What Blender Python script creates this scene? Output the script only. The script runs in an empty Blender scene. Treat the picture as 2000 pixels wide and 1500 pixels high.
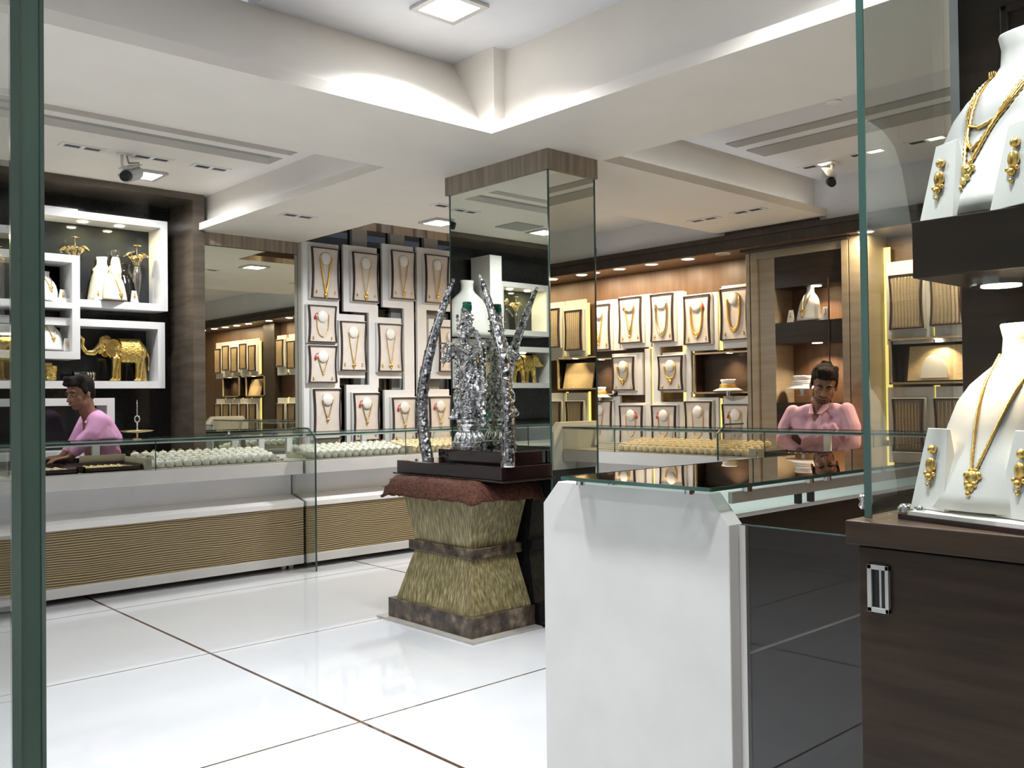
import bpy, bmesh, math, random
from math import pi, sin, cos, radians, sqrt
from mathutils import Vector, Matrix, noise as mnoise
random.seed(7)
sc = bpy.context.scene
col = sc.collection

# ------------------------------------------------------------------ camera
YAW, PITCH, ROLL, FPX = 0.830103, 0.0156975, -0.0119359, 1795.47
CAM = Vector((0, 0, 1.25))
_f = Vector((cos(YAW)*cos(PITCH), sin(YAW)*cos(PITCH), sin(PITCH)))
_r0 = Vector((sin(YAW), -cos(YAW), 0)); _u0 = _r0.cross(_f)
_r = _r0*cos(ROLL) + _u0*sin(ROLL); _u = -_r0*sin(ROLL) + _u0*cos(ROLL)
cd = bpy.data.cameras.new('camera'); cam = bpy.data.objects.new('camera', cd); col.objects.link(cam)
m = Matrix((_r, _u, -_f)).transposed().to_4x4(); m.translation = CAM
cam.matrix_world = m
cd.sensor_width = 36; cd.lens = FPX/2000*36; cd.clip_start = .03; cd.clip_end = 60
sc.camera = cam

# ------------------------------------------------------------------ exposure, world
sc.view_settings.view_transform = 'Standard'; sc.view_settings.look = 'None'
sc.view_settings.exposure = 0.08; sc.view_settings.gamma = 1; sc.view_settings.use_curve_mapping = False
sc.cycles.max_bounces = 9; sc.cycles.diffuse_bounces = 4; sc.cycles.glossy_bounces = 5
sc.cycles.transmission_bounces = 6; sc.cycles.transparent_max_bounces = 24
sc.cycles.sample_clamp_indirect = 6; sc.cycles.caustics_reflective = False; sc.cycles.caustics_refractive = False
sc.cycles.use_denoising = True
w = bpy.data.worlds.new('world'); sc.world = w; w.use_nodes = True
w.node_tree.nodes['Background'].inputs[0].default_value = (.80, .84, .95, 1)
w.node_tree.nodes['Background'].inputs[1].default_value = 0.5

# ------------------------------------------------------------------ lights (at the fixtures, plus added panel lamps out of view)
def area(name, loc, sx, sy, power, color, rot=(0, 0, 0), spread=180, shape='RECTANGLE'):
    l = bpy.data.lights.new(name, 'AREA'); l.shape = shape; l.size = sx; l.size_y = sy
    l.energy = power; l.color = color; l.spread = radians(spread)
    o = bpy.data.objects.new(name, l); o.location = loc; o.rotation_euler = rot; col.objects.link(o); return o
COOL = (.92, .945, .98); WARM = (1, .78, .52); NEUT = (1, .93, .82); YEL = (1, .88, .45)
PANELS = [(2.62, 3.26, 3.04, .20), (1.25, 2.3, 3.04, .2), (2.55, 1.6, 3.04, .2), (1.1, .6, 3.04, .2),
          (-.6, 2.6, 3.04, .2), (2.47, 6.56, 2.872, .2), (.7, 6.4, 2.872, .2),
          (4.30, 5.50, 2.594, .17)]  # main recess lamps out of view are added to light the shop
for i, (x, y, z, s) in enumerate(PANELS):
    area('panel_light', (x, y, z-.004), s, s, [22, 34, 30, 30, 34, 22, 20, 50][i], COOL, (0, 0, 0), 125 if i < 5 else 165)
def led(x0, y0, x1, y1, z, power, color):          # LED strip light lying in a ceiling cove, shining up
    L = math.hypot(x1-x0, y1-y0)
    area('cove_strip_light', ((x0+x1)/2, (y0+y1)/2, z), L, .03, power, color, (pi, 0, math.atan2(y1-y0, x1-x0)))
led(-1.5, 3.545, 3.10, 3.545, 2.63, .75, (.66, .72, 1))
led(3.135, -1.5, 3.135, 3.5, 2.63, .55, (.66, .70, 1))
led(3.09, 4.5, 3.09, 6.9, 2.63, .5, (.66, .74, 1))
led(3.95, 3.54, 6.35, 3.54, 2.63, .7, (.85, .92, 1))
# warm recessed spots above the right wall
SPOTS = [(6.50, 6.25), (6.50, 5.93), (6.50, 5.61), (6.50, 5.23), (6.50, 4.83), (6.50, 4.47), (6.46, 3.20), (6.5, 2.75),
         (6.5, 2.2), (6.5, 1.6), (6.5, .95), (6.5, .55), (6.5, .15), (6.5, -.25), (6.5, -.7)]
for x, y in SPOTS:
    area('recessed_spot_light', (x, y, 2.435), .09, .09, 8.5 if y != 4.47 else .2, WARM, (0, 0, 0), 180, 'DISK')

# ------------------------------------------------------------------ materials
def mat(name, color, rough=.5, metal=0, **k):
    m = bpy.data.materials.new(name); m.use_nodes = True
    b = m.node_tree.nodes['Principled BSDF']
    b.inputs['Base Color'].default_value = (*color, 1); b.inputs['Roughness'].default_value = rough
    b.inputs['Metallic'].default_value = metal
    if 'emit' in k:
        b.inputs['Emission Color'].default_value = (*k.get('ecol', color), 1); b.inputs['Emission Strength'].default_value = k['emit']
    if 'coat' in k: b.inputs['Coat Weight'].default_value = k['coat']; b.inputs['Coat Roughness'].default_value = .05
    if 'trans' in k: b.inputs['Transmission Weight'].default_value = k['trans']; b.inputs['IOR'].default_value = 1.5
    if 'sss' in k:
        b.inputs['Subsurface Weight'].default_value = k['sss']; b.inputs['Subsurface Radius'].default_value = (.02, .008, .004)
    if 'spec' in k: b.inputs['Specular IOR Level'].default_value = k['spec']
    return m
def nt(m):
    t = m.node_tree; return t, t.nodes, t.links, t.nodes['Principled BSDF']
def texco(t, kind='Object', scale=(1, 1, 1)):
    c = t.nodes.new('ShaderNodeTexCoord'); mp = t.nodes.new('ShaderNodeMapping'); mp.inputs['Scale'].default_value = scale
    t.links.new(c.outputs[kind], mp.inputs[0]); return mp.outputs[0]
def ramp(t, fac, stops):
    r = t.nodes.new('ShaderNodeValToRGB'); e = r.color_ramp.elements
    while len(e) < len(stops): e.new(.5)
    for i, (p, c) in enumerate(stops): e[i].position = p; e[i].color = (*c, 1)
    t.links.new(fac, r.inputs[0]); return r.outputs[0]
def bump(t, b, h, s, d):
    bp = t.nodes.new('ShaderNodeBump'); bp.inputs['Strength'].default_value = s; bp.inputs['Distance'].default_value = d
    t.links.new(h, bp.inputs['Height']); t.links.new(bp.outputs[0], b.inputs['Normal'])
def noisy(name, c1, c2, scale, rough=.5, metal=0, bs=0, bd=.01, detail=4, lo=.35, hi=.65, **k):
    m = mat(name, c1, rough, metal, **k); t, N, L, b = nt(m)
    n = N.new('ShaderNodeTexNoise'); n.inputs['Scale'].default_value = 1; n.inputs['Detail'].default_value = detail
    s = scale if isinstance(scale, tuple) else (scale,)*3
    L.new(texco(t, 'Object', s), n.inputs['Vector'])
    L.new(ramp(t, n.outputs[0], [(lo, c1), (hi, c2)]), b.inputs['Base Color'])
    if bs: bump(t, b, n.outputs[0], bs, bd)
    return m
M = {}
M['ceiling'] = noisy('ceiling_paint', (.84, .79, .705), (.87, .82, .735), 3, .6)
M['recess'] = noisy('recess_paint', (.72, .72, .73), (.76, .76, .77), 3, .6)
M['white'] = noisy('white_laminate', (.54, .53, .51), (.58, .57, .55), 5, .35)
M['wall_white'] = noisy('white_board', (.76, .75, .73), (.80, .79, .77), 4, .4)
M['cream'] = noisy('cream_board', (.62, .58, .50), (.66, .62, .54), 4, .45)
M['grey_al'] = mat('brushed_aluminium', (.55, .54, .52), .35, .6)
M['slot'] = mat('slot_grey', (.36, .36, .34), .7)  # also the painted shade tone of ceiling slots and upper posts
M['dark'] = noisy('dark_veneer', (.020, .013, .009), (.035, .022, .014), (3, 3, 30), .3, spec=.3)
M['darkwood'] = noisy('dark_brown_veneer', (.030, .019, .012), (.050, .031, .019), (4, 4, 60), .4, spec=.25)
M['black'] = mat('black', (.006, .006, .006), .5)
M['blackgloss'] = mat('black_gloss', (.010, .009, .009), .06, coat=.5)
M['lacquer'] = noisy('dark_red_lacquer', (.010, .005, .005), (.018, .008, .007), 6, .08, coat=1)
M['granite'] = noisy('black_granite', (.012, .014, .014), (.030, .032, .031), 60, .08)
M['trim'] = noisy('brown_marble', (.085, .068, .050), (.125, .100, .076), (3, 3, 20), .22)
M['travertine'] = noisy('taupe_travertine', (.22, .175, .13), (.36, .30, .23), (30, 30, 2), .35, detail=6)
M['wood_ceiling'] = noisy('brown_gloss_veneer', (.15, .09, .055), (.20, .125, .08), (3, 30, 3), .12)
M['brownwall'] = noisy('tan_veneer', (.105, .056, .030), (.14, .078, .042), (25, 25, 2), .4)
M['fascia'] = noisy('dark_fascia', (.035, .026, .020), (.05, .038, .03), (3, 30, 3), .35)
M['taupe'] = noisy('taupe_frame', (.30, .245, .165), (.36, .30, .21), (3, 3, 20), .4)
M['mirror'] = mat('mirror', (.78, .81, .73), .0, 1)
M['darkmirror'] = mat('dark_mirror', (.10, .11, .12), .02, 1)
M['chrome'] = mat('chrome', (.75, .75, .75), .12, 1)
M['lamp'] = mat('lamp_diffuser', (1, 1, 1), .5, emit=14, ecol=(.93, .96, 1))
M['lampwarm'] = mat('warm_lamp_diffuser', (1, 1, 1), .5, emit=9, ecol=(1, .82, .55))
M['lampyel'] = mat('yellow_led_strip', (1, .9, .4), .5, emit=1.1, ecol=(1, .80, .22))
M['gold'] = noisy('gold', (.85, .52, .12), (.95, .66, .22), 80, .28, 1, .6, .002)
M['goldbeads'] = noisy('gold_chain', (.78, .42, .08), (.90, .60, .18), 200, .38, .85)
M['goldleaf'] = noisy('engraved_gold', (.55, .36, .06), (1, .78, .28), 60, .25, 1, 1, .01, 5)
M['lightgold'] = mat('polished_gold', (.95, .78, .45), .18, 1)
M['red'] = mat('red_thread', (.55, .02, .04), .7)
M['bustwhite'] = mat('white_leatherette', (.82, .80, .76), .42)
M['bustcream'] = mat('ivory_velvet', (.80, .74, .62), .7)
M['traycream'] = noisy('cream_tray_lining', (.70, .62, .54), (.76, .69, .61), 12, .7)
M['traygrey'] = noisy('grey_tray_lining', (.42, .38, .33), (.48, .44, .38), 12, .7)
M['trayframe'] = mat('dark_brown_tray_frame', (.030, .014, .012), .35)
M['traypad'] = mat('white_tray_back', (.72, .70, .66), .45)
M['bracelet'] = noisy('bracelet_gold', (.50, .36, .20), (.75, .58, .34), 160, .35, .6)
M['skin'] = noisy('skin', (.20, .095, .055), (.24, .12, .07), 10, .5, sss=.08)
M['hair'] = noisy('black_hair', (.008, .006, .006), (.02, .015, .013), (60, 60, 12), .75, 0, .6, .004, spec=.15)
M['beard'] = noisy('short_beard', (.055, .026, .017), (.10, .05, .03), 150, .8)
M['shirt'] = noisy('pink_shirt', (.62, .30, .50), (.68, .34, .56), (8, 8, 8), .75, 0, .35, .02, 3)
M['shirt2'] = noisy('light_pink_shirt', (.66, .38, .46), (.72, .43, .52), (8, 8, 8), .75, 0, .35, .02, 3)
M['trouser'] = mat('dark_trousers', (.03, .03, .035), .8)
M['eye'] = mat('eye_white', (.36, .31, .28), .4)
M['lip'] = mat('lips', (.24, .09, .07), .5)
M['crystal'] = mat('crystal', (1, 1, 1), .0, trans=1)
M['green'] = noisy('green_stones', (.01, .10, .06), (.02, .30, .18), 200, .2)
M['ringwhite'] = noisy('white_velvet_ring_pad', (.66, .64, .58), (.74, .72, .66), 90, .8)
M['ringcream'] = noisy('cream_velvet_ring_pad', (.78, .62, .38), (.84, .70, .46), 90, .8)
M['divider'] = mat('beige_divider', (.42, .38, .28), .6)
M['pinkpad'] = noisy('pink_beige_jewel_pad', (.50, .30, .24), (.85, .74, .60), 60, .6, 0, .5, .01)
M['goldpad'] = noisy('gold_jewel_pad', (.42, .26, .10), (.95, .75, .38), 70, .45, .2, .6, .01)
M['stone'] = noisy('grey_stone_plate', (.36, .34, .31), (.42, .40, .36), 20, .3)
M['greyglass'] = mat('frosted_panel', (.42, .50, .47), .2)

def m_floor():
    m = mat('white_floor_tiles', (.80, .80, .80), .045); t, N, L, b = nt(m)
    tc = texco(t); sep = N.new('ShaderNodeSeparateXYZ'); L.new(tc, sep.inputs[0])
    def line(out, off, per, w):
        a = N.new('ShaderNodeMath'); a.operation = 'SUBTRACT'; L.new(out, a.inputs[0]); a.inputs[1].default_value = off
        p = N.new('ShaderNodeMath'); p.operation = 'PINGPONG'; L.new(a.outputs[0], p.inputs[0]); p.inputs[1].default_value = per/2
        c = N.new('ShaderNodeMath'); c.operation = 'LESS_THAN'; L.new(p.outputs[0], c.inputs[0]); c.inputs[1].default_value = w/2
        return c.outputs[0]
    mx = N.new('ShaderNodeMath'); mx.operation = 'MAXIMUM'
    L.new(line(sep.outputs[0], 1.980, 1.94, .016), mx.inputs[0]); L.new(line(sep.outputs[1], 3.060, 1.353, .010), mx.inputs[1])
    n = N.new('ShaderNodeTexNoise'); n.inputs['Scale'].default_value = .8; n.inputs['Detail'].default_value = 2; L.new(tc, n.inputs['Vector'])
    base = ramp(t, n.outputs[0], [(.35, (.57, .585, .60)), (.65, (.62, .635, .65))])
    mix = N.new('ShaderNodeMix'); mix.data_type = 'RGBA'
    L.new(mx.outputs[0], mix.inputs[0]); L.new(base, mix.inputs[6]); mix.inputs[7].default_value = (.075, .045, .03, 1)
    L.new(mix.outputs[2], b.inputs['Base Color']); b.inputs['Specular IOR Level'].default_value = .75
    return m
M['floor'] = m_floor()
def m_wave():           # wavy ribbed cane-like panel
    m = mat('wavy_cane_panel', (.3, .22, .1), .55); t, N, L, b = nt(m)
    tc = texco(t, 'Object', (1, 1, 1)); wv = N.new('ShaderNodeTexWave'); wv.wave_type = 'BANDS'; wv.bands_direction = 'Z'
    wv.inputs['Scale'].default_value = 21; wv.inputs['Distortion'].default_value = 9; wv.inputs['Detail'].default_value = 2
    wv.inputs['Detail Scale'].default_value = .35
    mp = texco(t, 'Object', (.25, .25, 1)); L.new(mp, wv.inputs['Vector'])
    c = ramp(t, wv.outputs[1], [(.2, (.06, .042, .018)), (.55, (.25, .185, .085)), (.95, (.42, .32, .16))])
    L.new(c, b.inputs['Base Color']); bump(t, b, wv.outputs[1], .5, .006); return m
M['wave'] = m_wave()
def m_grass():          # pale green streaked veneer of the pedestal
    m = mat('green_beige_streaked_veneer', (.4, .38, .22), .38); t, N, L, b = nt(m)
    n = N.new('ShaderNodeTexNoise'); n.inputs['Scale'].default_value = 1; n.inputs['Detail'].default_value = 6
    L.new(texco(t, 'Object', (95, 95, 3.2)), n.inputs['Vector'])
    L.new(ramp(t, n.outputs[0], [(.3, (.10, .082, .034)), (.5, (.22, .185, .085)), (.72, (.42, .37, .20))]), b.inputs['Base Color'])
    bump(t, b, n.outputs[0], .4, .004); return m
M['grass'] = m_grass()
def m_emperador():
    m = mat('dark_brown_marble', (.1, .07, .05), .25); t, N, L, b = nt(m)
    n = N.new('ShaderNodeTexNoise'); n.inputs['Scale'].default_value = 16; n.inputs['Detail'].default_value = 8; L.new(texco(t), n.inputs['Vector'])
    L.new(ramp(t, n.outputs[0], [(.35, (.025, .018, .013)), (.55, (.085, .06, .042)), (.72, (.22, .17, .12))]), b.inputs['Base Color']); return m
M['emperador'] = m_emperador()
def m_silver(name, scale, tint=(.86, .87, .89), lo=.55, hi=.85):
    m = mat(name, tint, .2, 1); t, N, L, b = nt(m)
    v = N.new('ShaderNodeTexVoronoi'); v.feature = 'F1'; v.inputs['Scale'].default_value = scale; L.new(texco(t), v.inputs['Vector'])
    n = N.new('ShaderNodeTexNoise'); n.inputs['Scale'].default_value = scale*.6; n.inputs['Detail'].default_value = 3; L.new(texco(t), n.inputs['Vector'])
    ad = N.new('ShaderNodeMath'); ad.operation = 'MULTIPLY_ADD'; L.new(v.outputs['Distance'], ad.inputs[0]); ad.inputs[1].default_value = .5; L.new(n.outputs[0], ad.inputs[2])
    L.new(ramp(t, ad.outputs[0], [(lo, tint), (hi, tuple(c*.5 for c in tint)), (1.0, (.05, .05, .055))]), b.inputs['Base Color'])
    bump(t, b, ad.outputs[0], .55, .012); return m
M['silver'] = m_silver('chased_silver', 60); M['silver2'] = m_silver('filigree_silver', 55, lo=.50, hi=.68); M['silver3'] = mat('plain_silver', (.82, .84, .86), .12, 1)
def m_glass(name, tint, refl=1.0, ior=1.45):     # thin clear sheet: straight-through light plus surface reflection
    m = bpy.data.materials.new(name); m.use_nodes = True; t = m.node_tree; N = t.nodes; L = t.links; N.clear()
    o = N.new('ShaderNodeOutputMaterial'); tr = N.new('ShaderNodeBsdfTransparent'); gl = N.new('ShaderNodeBsdfGlossy')
    gl.inputs['Roughness'].default_value = 0; tr.inputs[0].default_value = (*tint, 1)
    fr = N.new('ShaderNodeFresnel'); fr.inputs[0].default_value = ior
    mu = N.new('ShaderNodeMath'); mu.operation = 'MULTIPLY'; mu.inputs[1].default_value = refl; L.new(fr.outputs[0], mu.inputs[0])
    mx = N.new('ShaderNodeMixShader'); L.new(mu.outputs[0], mx.inputs[0]); L.new(tr.outputs[0], mx.inputs[1]); L.new(gl.outputs[0], mx.inputs[2])
    L.new(mx.outputs[0], o.inputs[0]); return m
M['glass'] = m_glass('clear_glass', (.97, .99, .975), .5); M['smoked'] = m_glass('smoked_glass', (.62, .62, .62), 1.0)
M['glasstop'] = m_glass('counter_top_glass', (.55, .60, .57), 1.6)
M['caseglass'] = m_glass('display_case_glass', (.95, .965, .955), .3)
def m_edge(name, c1, c2, sc_=(4, 4, 1.2)):
    m = noisy(name, c1, c2, sc_, .12, detail=2); m.node_tree.nodes['Principled BSDF'].inputs['Coat Weight'].default_value = .6; return m
M['edge'] = m_edge('green_glass_edge', (.018, .048, .040), (.05, .115, .095))
M['edgedoor'] = m_edge('door_glass_edge', (.10, .20, .165), (.28, .46, .37), (1, 1, 2.4))
M['arris'] = m_edge('light_green_glass_arris', (.16, .26, .22), (.30, .42, .37), (1, 1, 3))
M['fur'] = noisy('brown_fur', (.035, .010, .005), (.11, .034, .015), 70, .9, 0, .8, .01)

# ------------------------------------------------------------------ mesh helpers
class MB:
    def __init__(s): s.b = bmesh.new(); s.mi = 0
    def _f(s, vs):
        try: f = s.b.faces.new(vs); f.material_index = s.mi; return f
        except ValueError: return None
    def box(s, x0, x1, y0, y1, z0, z1, R=None):
        vs = [Vector((x, y, z)) for x in (x0, x1) for y in (y0, y1) for z in (z0, z1)]
        if R is not None: vs = [R @ v for v in vs]
        v = [s.b.verts.new(p) for p in vs]
        for f in ((0, 1, 3, 2), (4, 6, 7, 5), (0, 4, 5, 1), (2, 3, 7, 6), (0, 2, 6, 4), (1, 5, 7, 3)): s._f([v[i] for i in f])
        return s
    def prism(s, pts, a, b, axis):      # polygon pts (p,q) extruded a..b along axis: 'x' (y,z) 'y' (x,z) 'z' (x,y)
        def P(p, t): return {'x': (t, p[0], p[1]), 'y': (p[0], t, p[1]), 'z': (p[0], p[1], t)}[axis]
        A = [s.b.verts.new(P(p, a)) for p in pts]; B = [s.b.verts.new(P(p, b)) for p in pts]; n = len(pts)
        s._f(A[::-1]); s._f(B)
        for i in range(n): s._f([A[i], A[(i+1) % n], B[(i+1) % n], B[i]])
        return s
    def loft(s, rings, cap=True):
        R = [[s.b.verts.new(p) for p in r] for r in rings]; n = len(R[0])
        for a, b in zip(R, R[1:]):
            for i in range(n): s._f([a[i], a[(i+1) % n], b[(i+1) % n], b[i]])
        if cap: s._f(R[0][::-1]); s._f(R[-1])
        return s
    def lathe(s, prof, cx=0, cy=0, n=24, cap=True):
        return s.loft([[(cx+r*cos(2*pi*i/n), cy+r*sin(2*pi*i/n), z) for i in range(n)] for r, z in prof], cap)
    def tube(s, pts, rad, n=8, closed=False, cap=True):
        pts = [Vector(p) for p in pts]; N = len(pts); rings = []; prev = None
        if not hasattr(rad, '__len__'): rad = [rad]*N
        for i, p in enumerate(pts):
            if closed: d = pts[(i+1) % N]-pts[i-1]
            else: d = pts[min(i+1, N-1)]-pts[max(i-1, 0)]
            d.normalize()
            if prev is None: prev = d.orthogonal().normalized()
            prev = (prev - d*prev.dot(d)).normalized(); q = d.cross(prev)
            rings.append([p+(prev*cos(2*pi*k/n)+q*sin(2*pi*k/n))*rad[i] for k in range(n)])
        if closed: rings.append(rings[0]); cap = False
        return s.loft(rings, cap)
    def ball(s, c, r, seg=12, rings=8, R=None):
        if not hasattr(r, '__len__'): r = (r, r, r)
        c = Vector(c); rr = []
        for j in range(rings+1):
            th = max(.02, min(pi-.02, pi*j/rings))
            ring = [Vector((r[0]*sin(th)*cos(2*pi*i/seg), r[1]*sin(th)*sin(2*pi*i/seg), -r[2]*cos(th))) for i in range(seg)]
            rr.append([c+(R @ p if R else p) for p in ring])
        return s.loft(rr)
    def caps(s, pts, rad):              # chain of overlapping balls for voxel remeshing
        for (a, ra), (b, rb) in zip(zip(pts, rad), list(zip(pts, rad))[1:]):
            a = Vector(a); b = Vector(b); n = max(2, int((b-a).length/(min(ra, rb)*.4))+1)
            for i in range(n+1): t = i/n; s.ball(a.lerp(b, t), ra*(1-t)+rb*t, 10, 8)
        return s
    def build(s, name, mats, parent=None, smooth=False, bevel=0, origin=None, remesh=0, sm_it=0):
        me = bpy.data.meshes.new(name)
        bmesh.ops.recalc_face_normals(s.b, faces=s.b.faces) if not remesh else None
        o = bpy.data.objects.new(name, me)
        off = Vector((0, 0, 0))
        if parent is not None: off = Vector(parent.get('_wo', (0, 0, 0)))
        elif origin is not None: off = Vector(origin)
        elif s.b.verts:
            xs = [v.co for v in s.b.verts]; off = Vector(((min(v.x for v in xs)+max(v.x for v in xs))/2, (min(v.y for v in xs)+max(v.y for v in xs))/2, min(v.z for v in xs)))
        for v in s.b.verts: v.co -= off
        s.b.to_mesh(me); s.b.free()
        for mm in (mats if isinstance(mats, (list, tuple)) else [mats]): me.materials.append(M[mm] if isinstance(mm, str) else mm)
        if smooth:
            for p in me.polygons: p.use_smooth = True
        col.objects.link(o)
        if parent is not None:
            o.parent = parent; o.location = off - Vector(parent['_wo0']) if '_wo0' in parent else Vector((0, 0, 0))
            if '_wo0' in parent: o.location = (0, 0, 0)
        else: o.location = off
        if remesh:
            r = o.modifiers.new('r', 'REMESH'); r.mode = 'VOXEL'; r.voxel_size = remesh; r.use_smooth_shade = True
            if sm_it: q = o.modifiers.new('s', 'SMOOTH'); q.iterations = sm_it; q.factor = .5
        if bevel:
            bv = o.modifiers.new('b', 'BEVEL'); bv.width = bevel; bv.segments = 2; bv.limit_method = 'ANGLE'; bv.angle_limit = radians(40)
        return o
def tag(o, label=None, cat=None, group=None, kind=None):
    if label: o['label'] = label
    if cat: o['category'] = cat
    if group: o['group'] = group
    if kind: o['kind'] = kind
    return o
def thing(name, label, cat, loc=(0, 0, 0), group=None, kind=None):   # Empty at the base; parts are built in world coordinates
    o = bpy.data.objects.new(name, None); col.objects.link(o); o.location = loc; o['_wo'] = tuple(loc); o.empty_display_size = .05
    return tag(o, label, cat, group, kind)
def sub(parent, name, mb, mats, **k):     # part under part: same origin as its parent part
    p = parent
    off = Vector((0, 0, 0)); q = p
    while q is not None:
        if '_wo' in q: off = Vector(q['_wo']); break
        q = q.parent
    p['_wo'] = tuple(off)
    o = mb.build(name, mats, p, **k); return o
def struct(name, mb, mats, **k): return tag(mb.build(name, mats, **k), kind='structure')
def one(name, label, cat, mb, mats, group=None, **k): return tag(mb.build(name, mats, **k), label, cat, group)
def place(root, loc, rz=0):
    root.location = loc; root.rotation_euler = (0, 0, rz); root['_wo'] = (0, 0, 0); return root
def copy_tree(o, parent=None):
    c = o.copy(); col.objects.link(c)
    if parent is not None: c.parent = parent
    for ch in list(o.children): copy_tree(ch, c)
    return c
def at(px, py, ax, val):             # point of the plane x/y/z = val that lies on a given sight line
    d = _f + _r*((px-1000)/FPX) - _u*((py-750)/FPX); t = (val-CAM[ax])/d[ax]; return CAM + d*t
def AX(px, py, v): return at(px, py, 0, v)
def AY(px, py, v): return at(px, py, 1, v)
B = lambda *a: MB().box(*a)

# ================================================================== the room
struct('floor', B(-2.5, 7.2, -2.6, 7.6, -.05, 0), 'floor', origin=(0, 0, 0))
# soffit grid (underside 2.60) with raised coffers
c = MB()
c.prism([(3.50, 2.60), (3.50, 2.655), (3.515, 2.655), (3.515, 2.625), (3.575, 2.625), (3.60, 2.68), (3.83, 3.05), (4.41, 3.05), (4.41, 2.60)], -2.5, 3.10, 'x')
c.box(3.10, 6.45, 3.60, 4.41, 2.60, 3.05); c.box(3.92, 6.45, 3.50, 3.60, 2.60, 2.62); c.box(3.92, 6.45, 3.50, 3.512, 2.62, 2.655); c.box(3.10, 3.92, 3.5, 3.6, 2.6, 3.05)
struct('trim_1', c, 'ceiling')
c = MB()
c.prism([(3.08, 2.60), (3.08, 2.655), (3.095, 2.655), (3.095, 2.625), (3.165, 2.625), (3.18, 3.05), (3.92, 3.05), (3.92, 2.60)], -2.5, 3.50, 'y')
struct('trim_2', c, 'ceiling')
c = MB()
c.prism([(3.05, 2.60), (3.05, 2.655), (3.065, 2.655), (3.065, 2.625), (3.125, 2.625), (3.14, 3.05), (3.95, 3.05), (3.95, 2.60)], 4.41, 7.1, 'y')
struct('trim_3', c, 'ceiling')
c = MB()
c.box(3.95, 5.20, 4.41, 5.85, 2.60, 2.95).box(5.20, 6.45, 4.41, 4.47, 2.60, 2.95)
struct('trim_4', c, 'ceiling')
struct('trim_5', B(3.95, 6.9, 5.85, 6.15, 2.60, 2.66), 'wood_ceiling')
c = MB()
c.box(-2.5, 1.95, -2.6, 3.9, 3.12, 3.2); c.box(1.95, 3.3, -2.6, 3.9, 3.05, 3.2)
c.box(3.9, 6.45, -2.6, 3.55, 2.88, 3.0)
c.box(5.2, 6.45, 4.47, 5.85, 2.80, 2.95); c.box(3.95, 6.9, 6.15, 7.3, 2.95, 3.05)
struct('ceiling', c, 'recess')
c = MB()                               # left coffer ceiling with two long slots
xs0, xs1 = -2.5, 3.03
for y0, y1 in ((4.41, 5.36), (5.47, 5.56), (5.77, 7.45)): c.box(xs0, 3.14, y0, y1, 2.88, 2.95)
for y0, y1 in ((5.36, 5.47), (5.56, 5.77)): c.box(xs1, 3.14, y0, y1, 2.88, 2.95)
struct('ceiling.001', c, 'ceiling')
struct('trim_6', MB().box(xs0, xs1, 5.36, 5.47, 2.925, 2.95).box(xs0, xs1, 5.56, 5.77, 2.925, 2.95), 'slot')  # grey backs put the slots' shadow lines into the colour
c = MB()                               # grey strips paint the shadow lines of the right coffer slots
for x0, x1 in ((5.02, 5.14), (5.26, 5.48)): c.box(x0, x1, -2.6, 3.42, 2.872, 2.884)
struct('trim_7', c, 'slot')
# upper right wall and dark fascia
struct('wall_right', MB().box(6.86, 7.0, -2.6, 7.3, 0, 2.50), 'brownwall')
struct('trim_8', B(6.45, 6.95, -2.6, 7.3, 2.57, 2.95), 'recess')
struct('trim_9', MB().box(6.40, 6.86, -2.6, 7.1, 2.53, 2.57).box(6.42, 6.86, -2.6, 7.1, 2.455, 2.53), 'fascia')
struct('trim_10', B(6.43, 6.86, -2.6, 7.1, 2.445, 2.455), 'brownwall')
struct('trim_11', B(6.44, 6.46, 3.56, 4.41, 2.57, 2.6), 'fascia')
# back wall: black granite niche bay, mirror bay, tray bay
struct('wall_back', B(-2.5, 3.02, 7.40, 7.5, 0, 2.9), 'granite')
struct('trim_12', MB().box(-2.5, 3.0, 6.95, 7.40, 2.83, 2.88), 'trim')
struct('trim_13', MB().box(3.0, 3.05, 6.95, 7.40, 0, 2.88).box(3.05, 3.095, 6.95, 7.06, 0, 2.88), 'trim')
struct('trim_14', MB().box(3.095, 3.94, 6.99, 7.06, 2.50, 2.60), 'travertine')
struct('wall_back.001', B(3.05, 7.0, 7.10, 7.2, 0, 2.95), 'fascia')
t = thing('wall_mirror', 'tall wall mirror between the black niche bay and the white necklace tray wall', 'mirror', (3.52, 7.0, 0))
MB().box(3.10, 3.935, 7.0, 7.01, 0, 2.495).build('mirror_sheet', 'mirror', t)
MB().box(3.10, 3.935, 6.996, 7.012, 2.495, 2.503).build('mirror_edge', 'edge', t)
struct('trim_15', MB().box(3.94, 3.965, 6.94, 7.10, 0, 2.60), 'cream')
struct('trim_16', MB().box(3.965, 3.985, 6.95, 7.10, 0, 2.60), 'trim')
struct('wall_back.002', B(3.985, 6.9, 7.07, 7.10, 0, 2.9), 'darkmirror')
struct('wall_left', B(-2.6, -2.5, -2.6, 7.5, 0, 3.2), 'recess')
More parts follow.
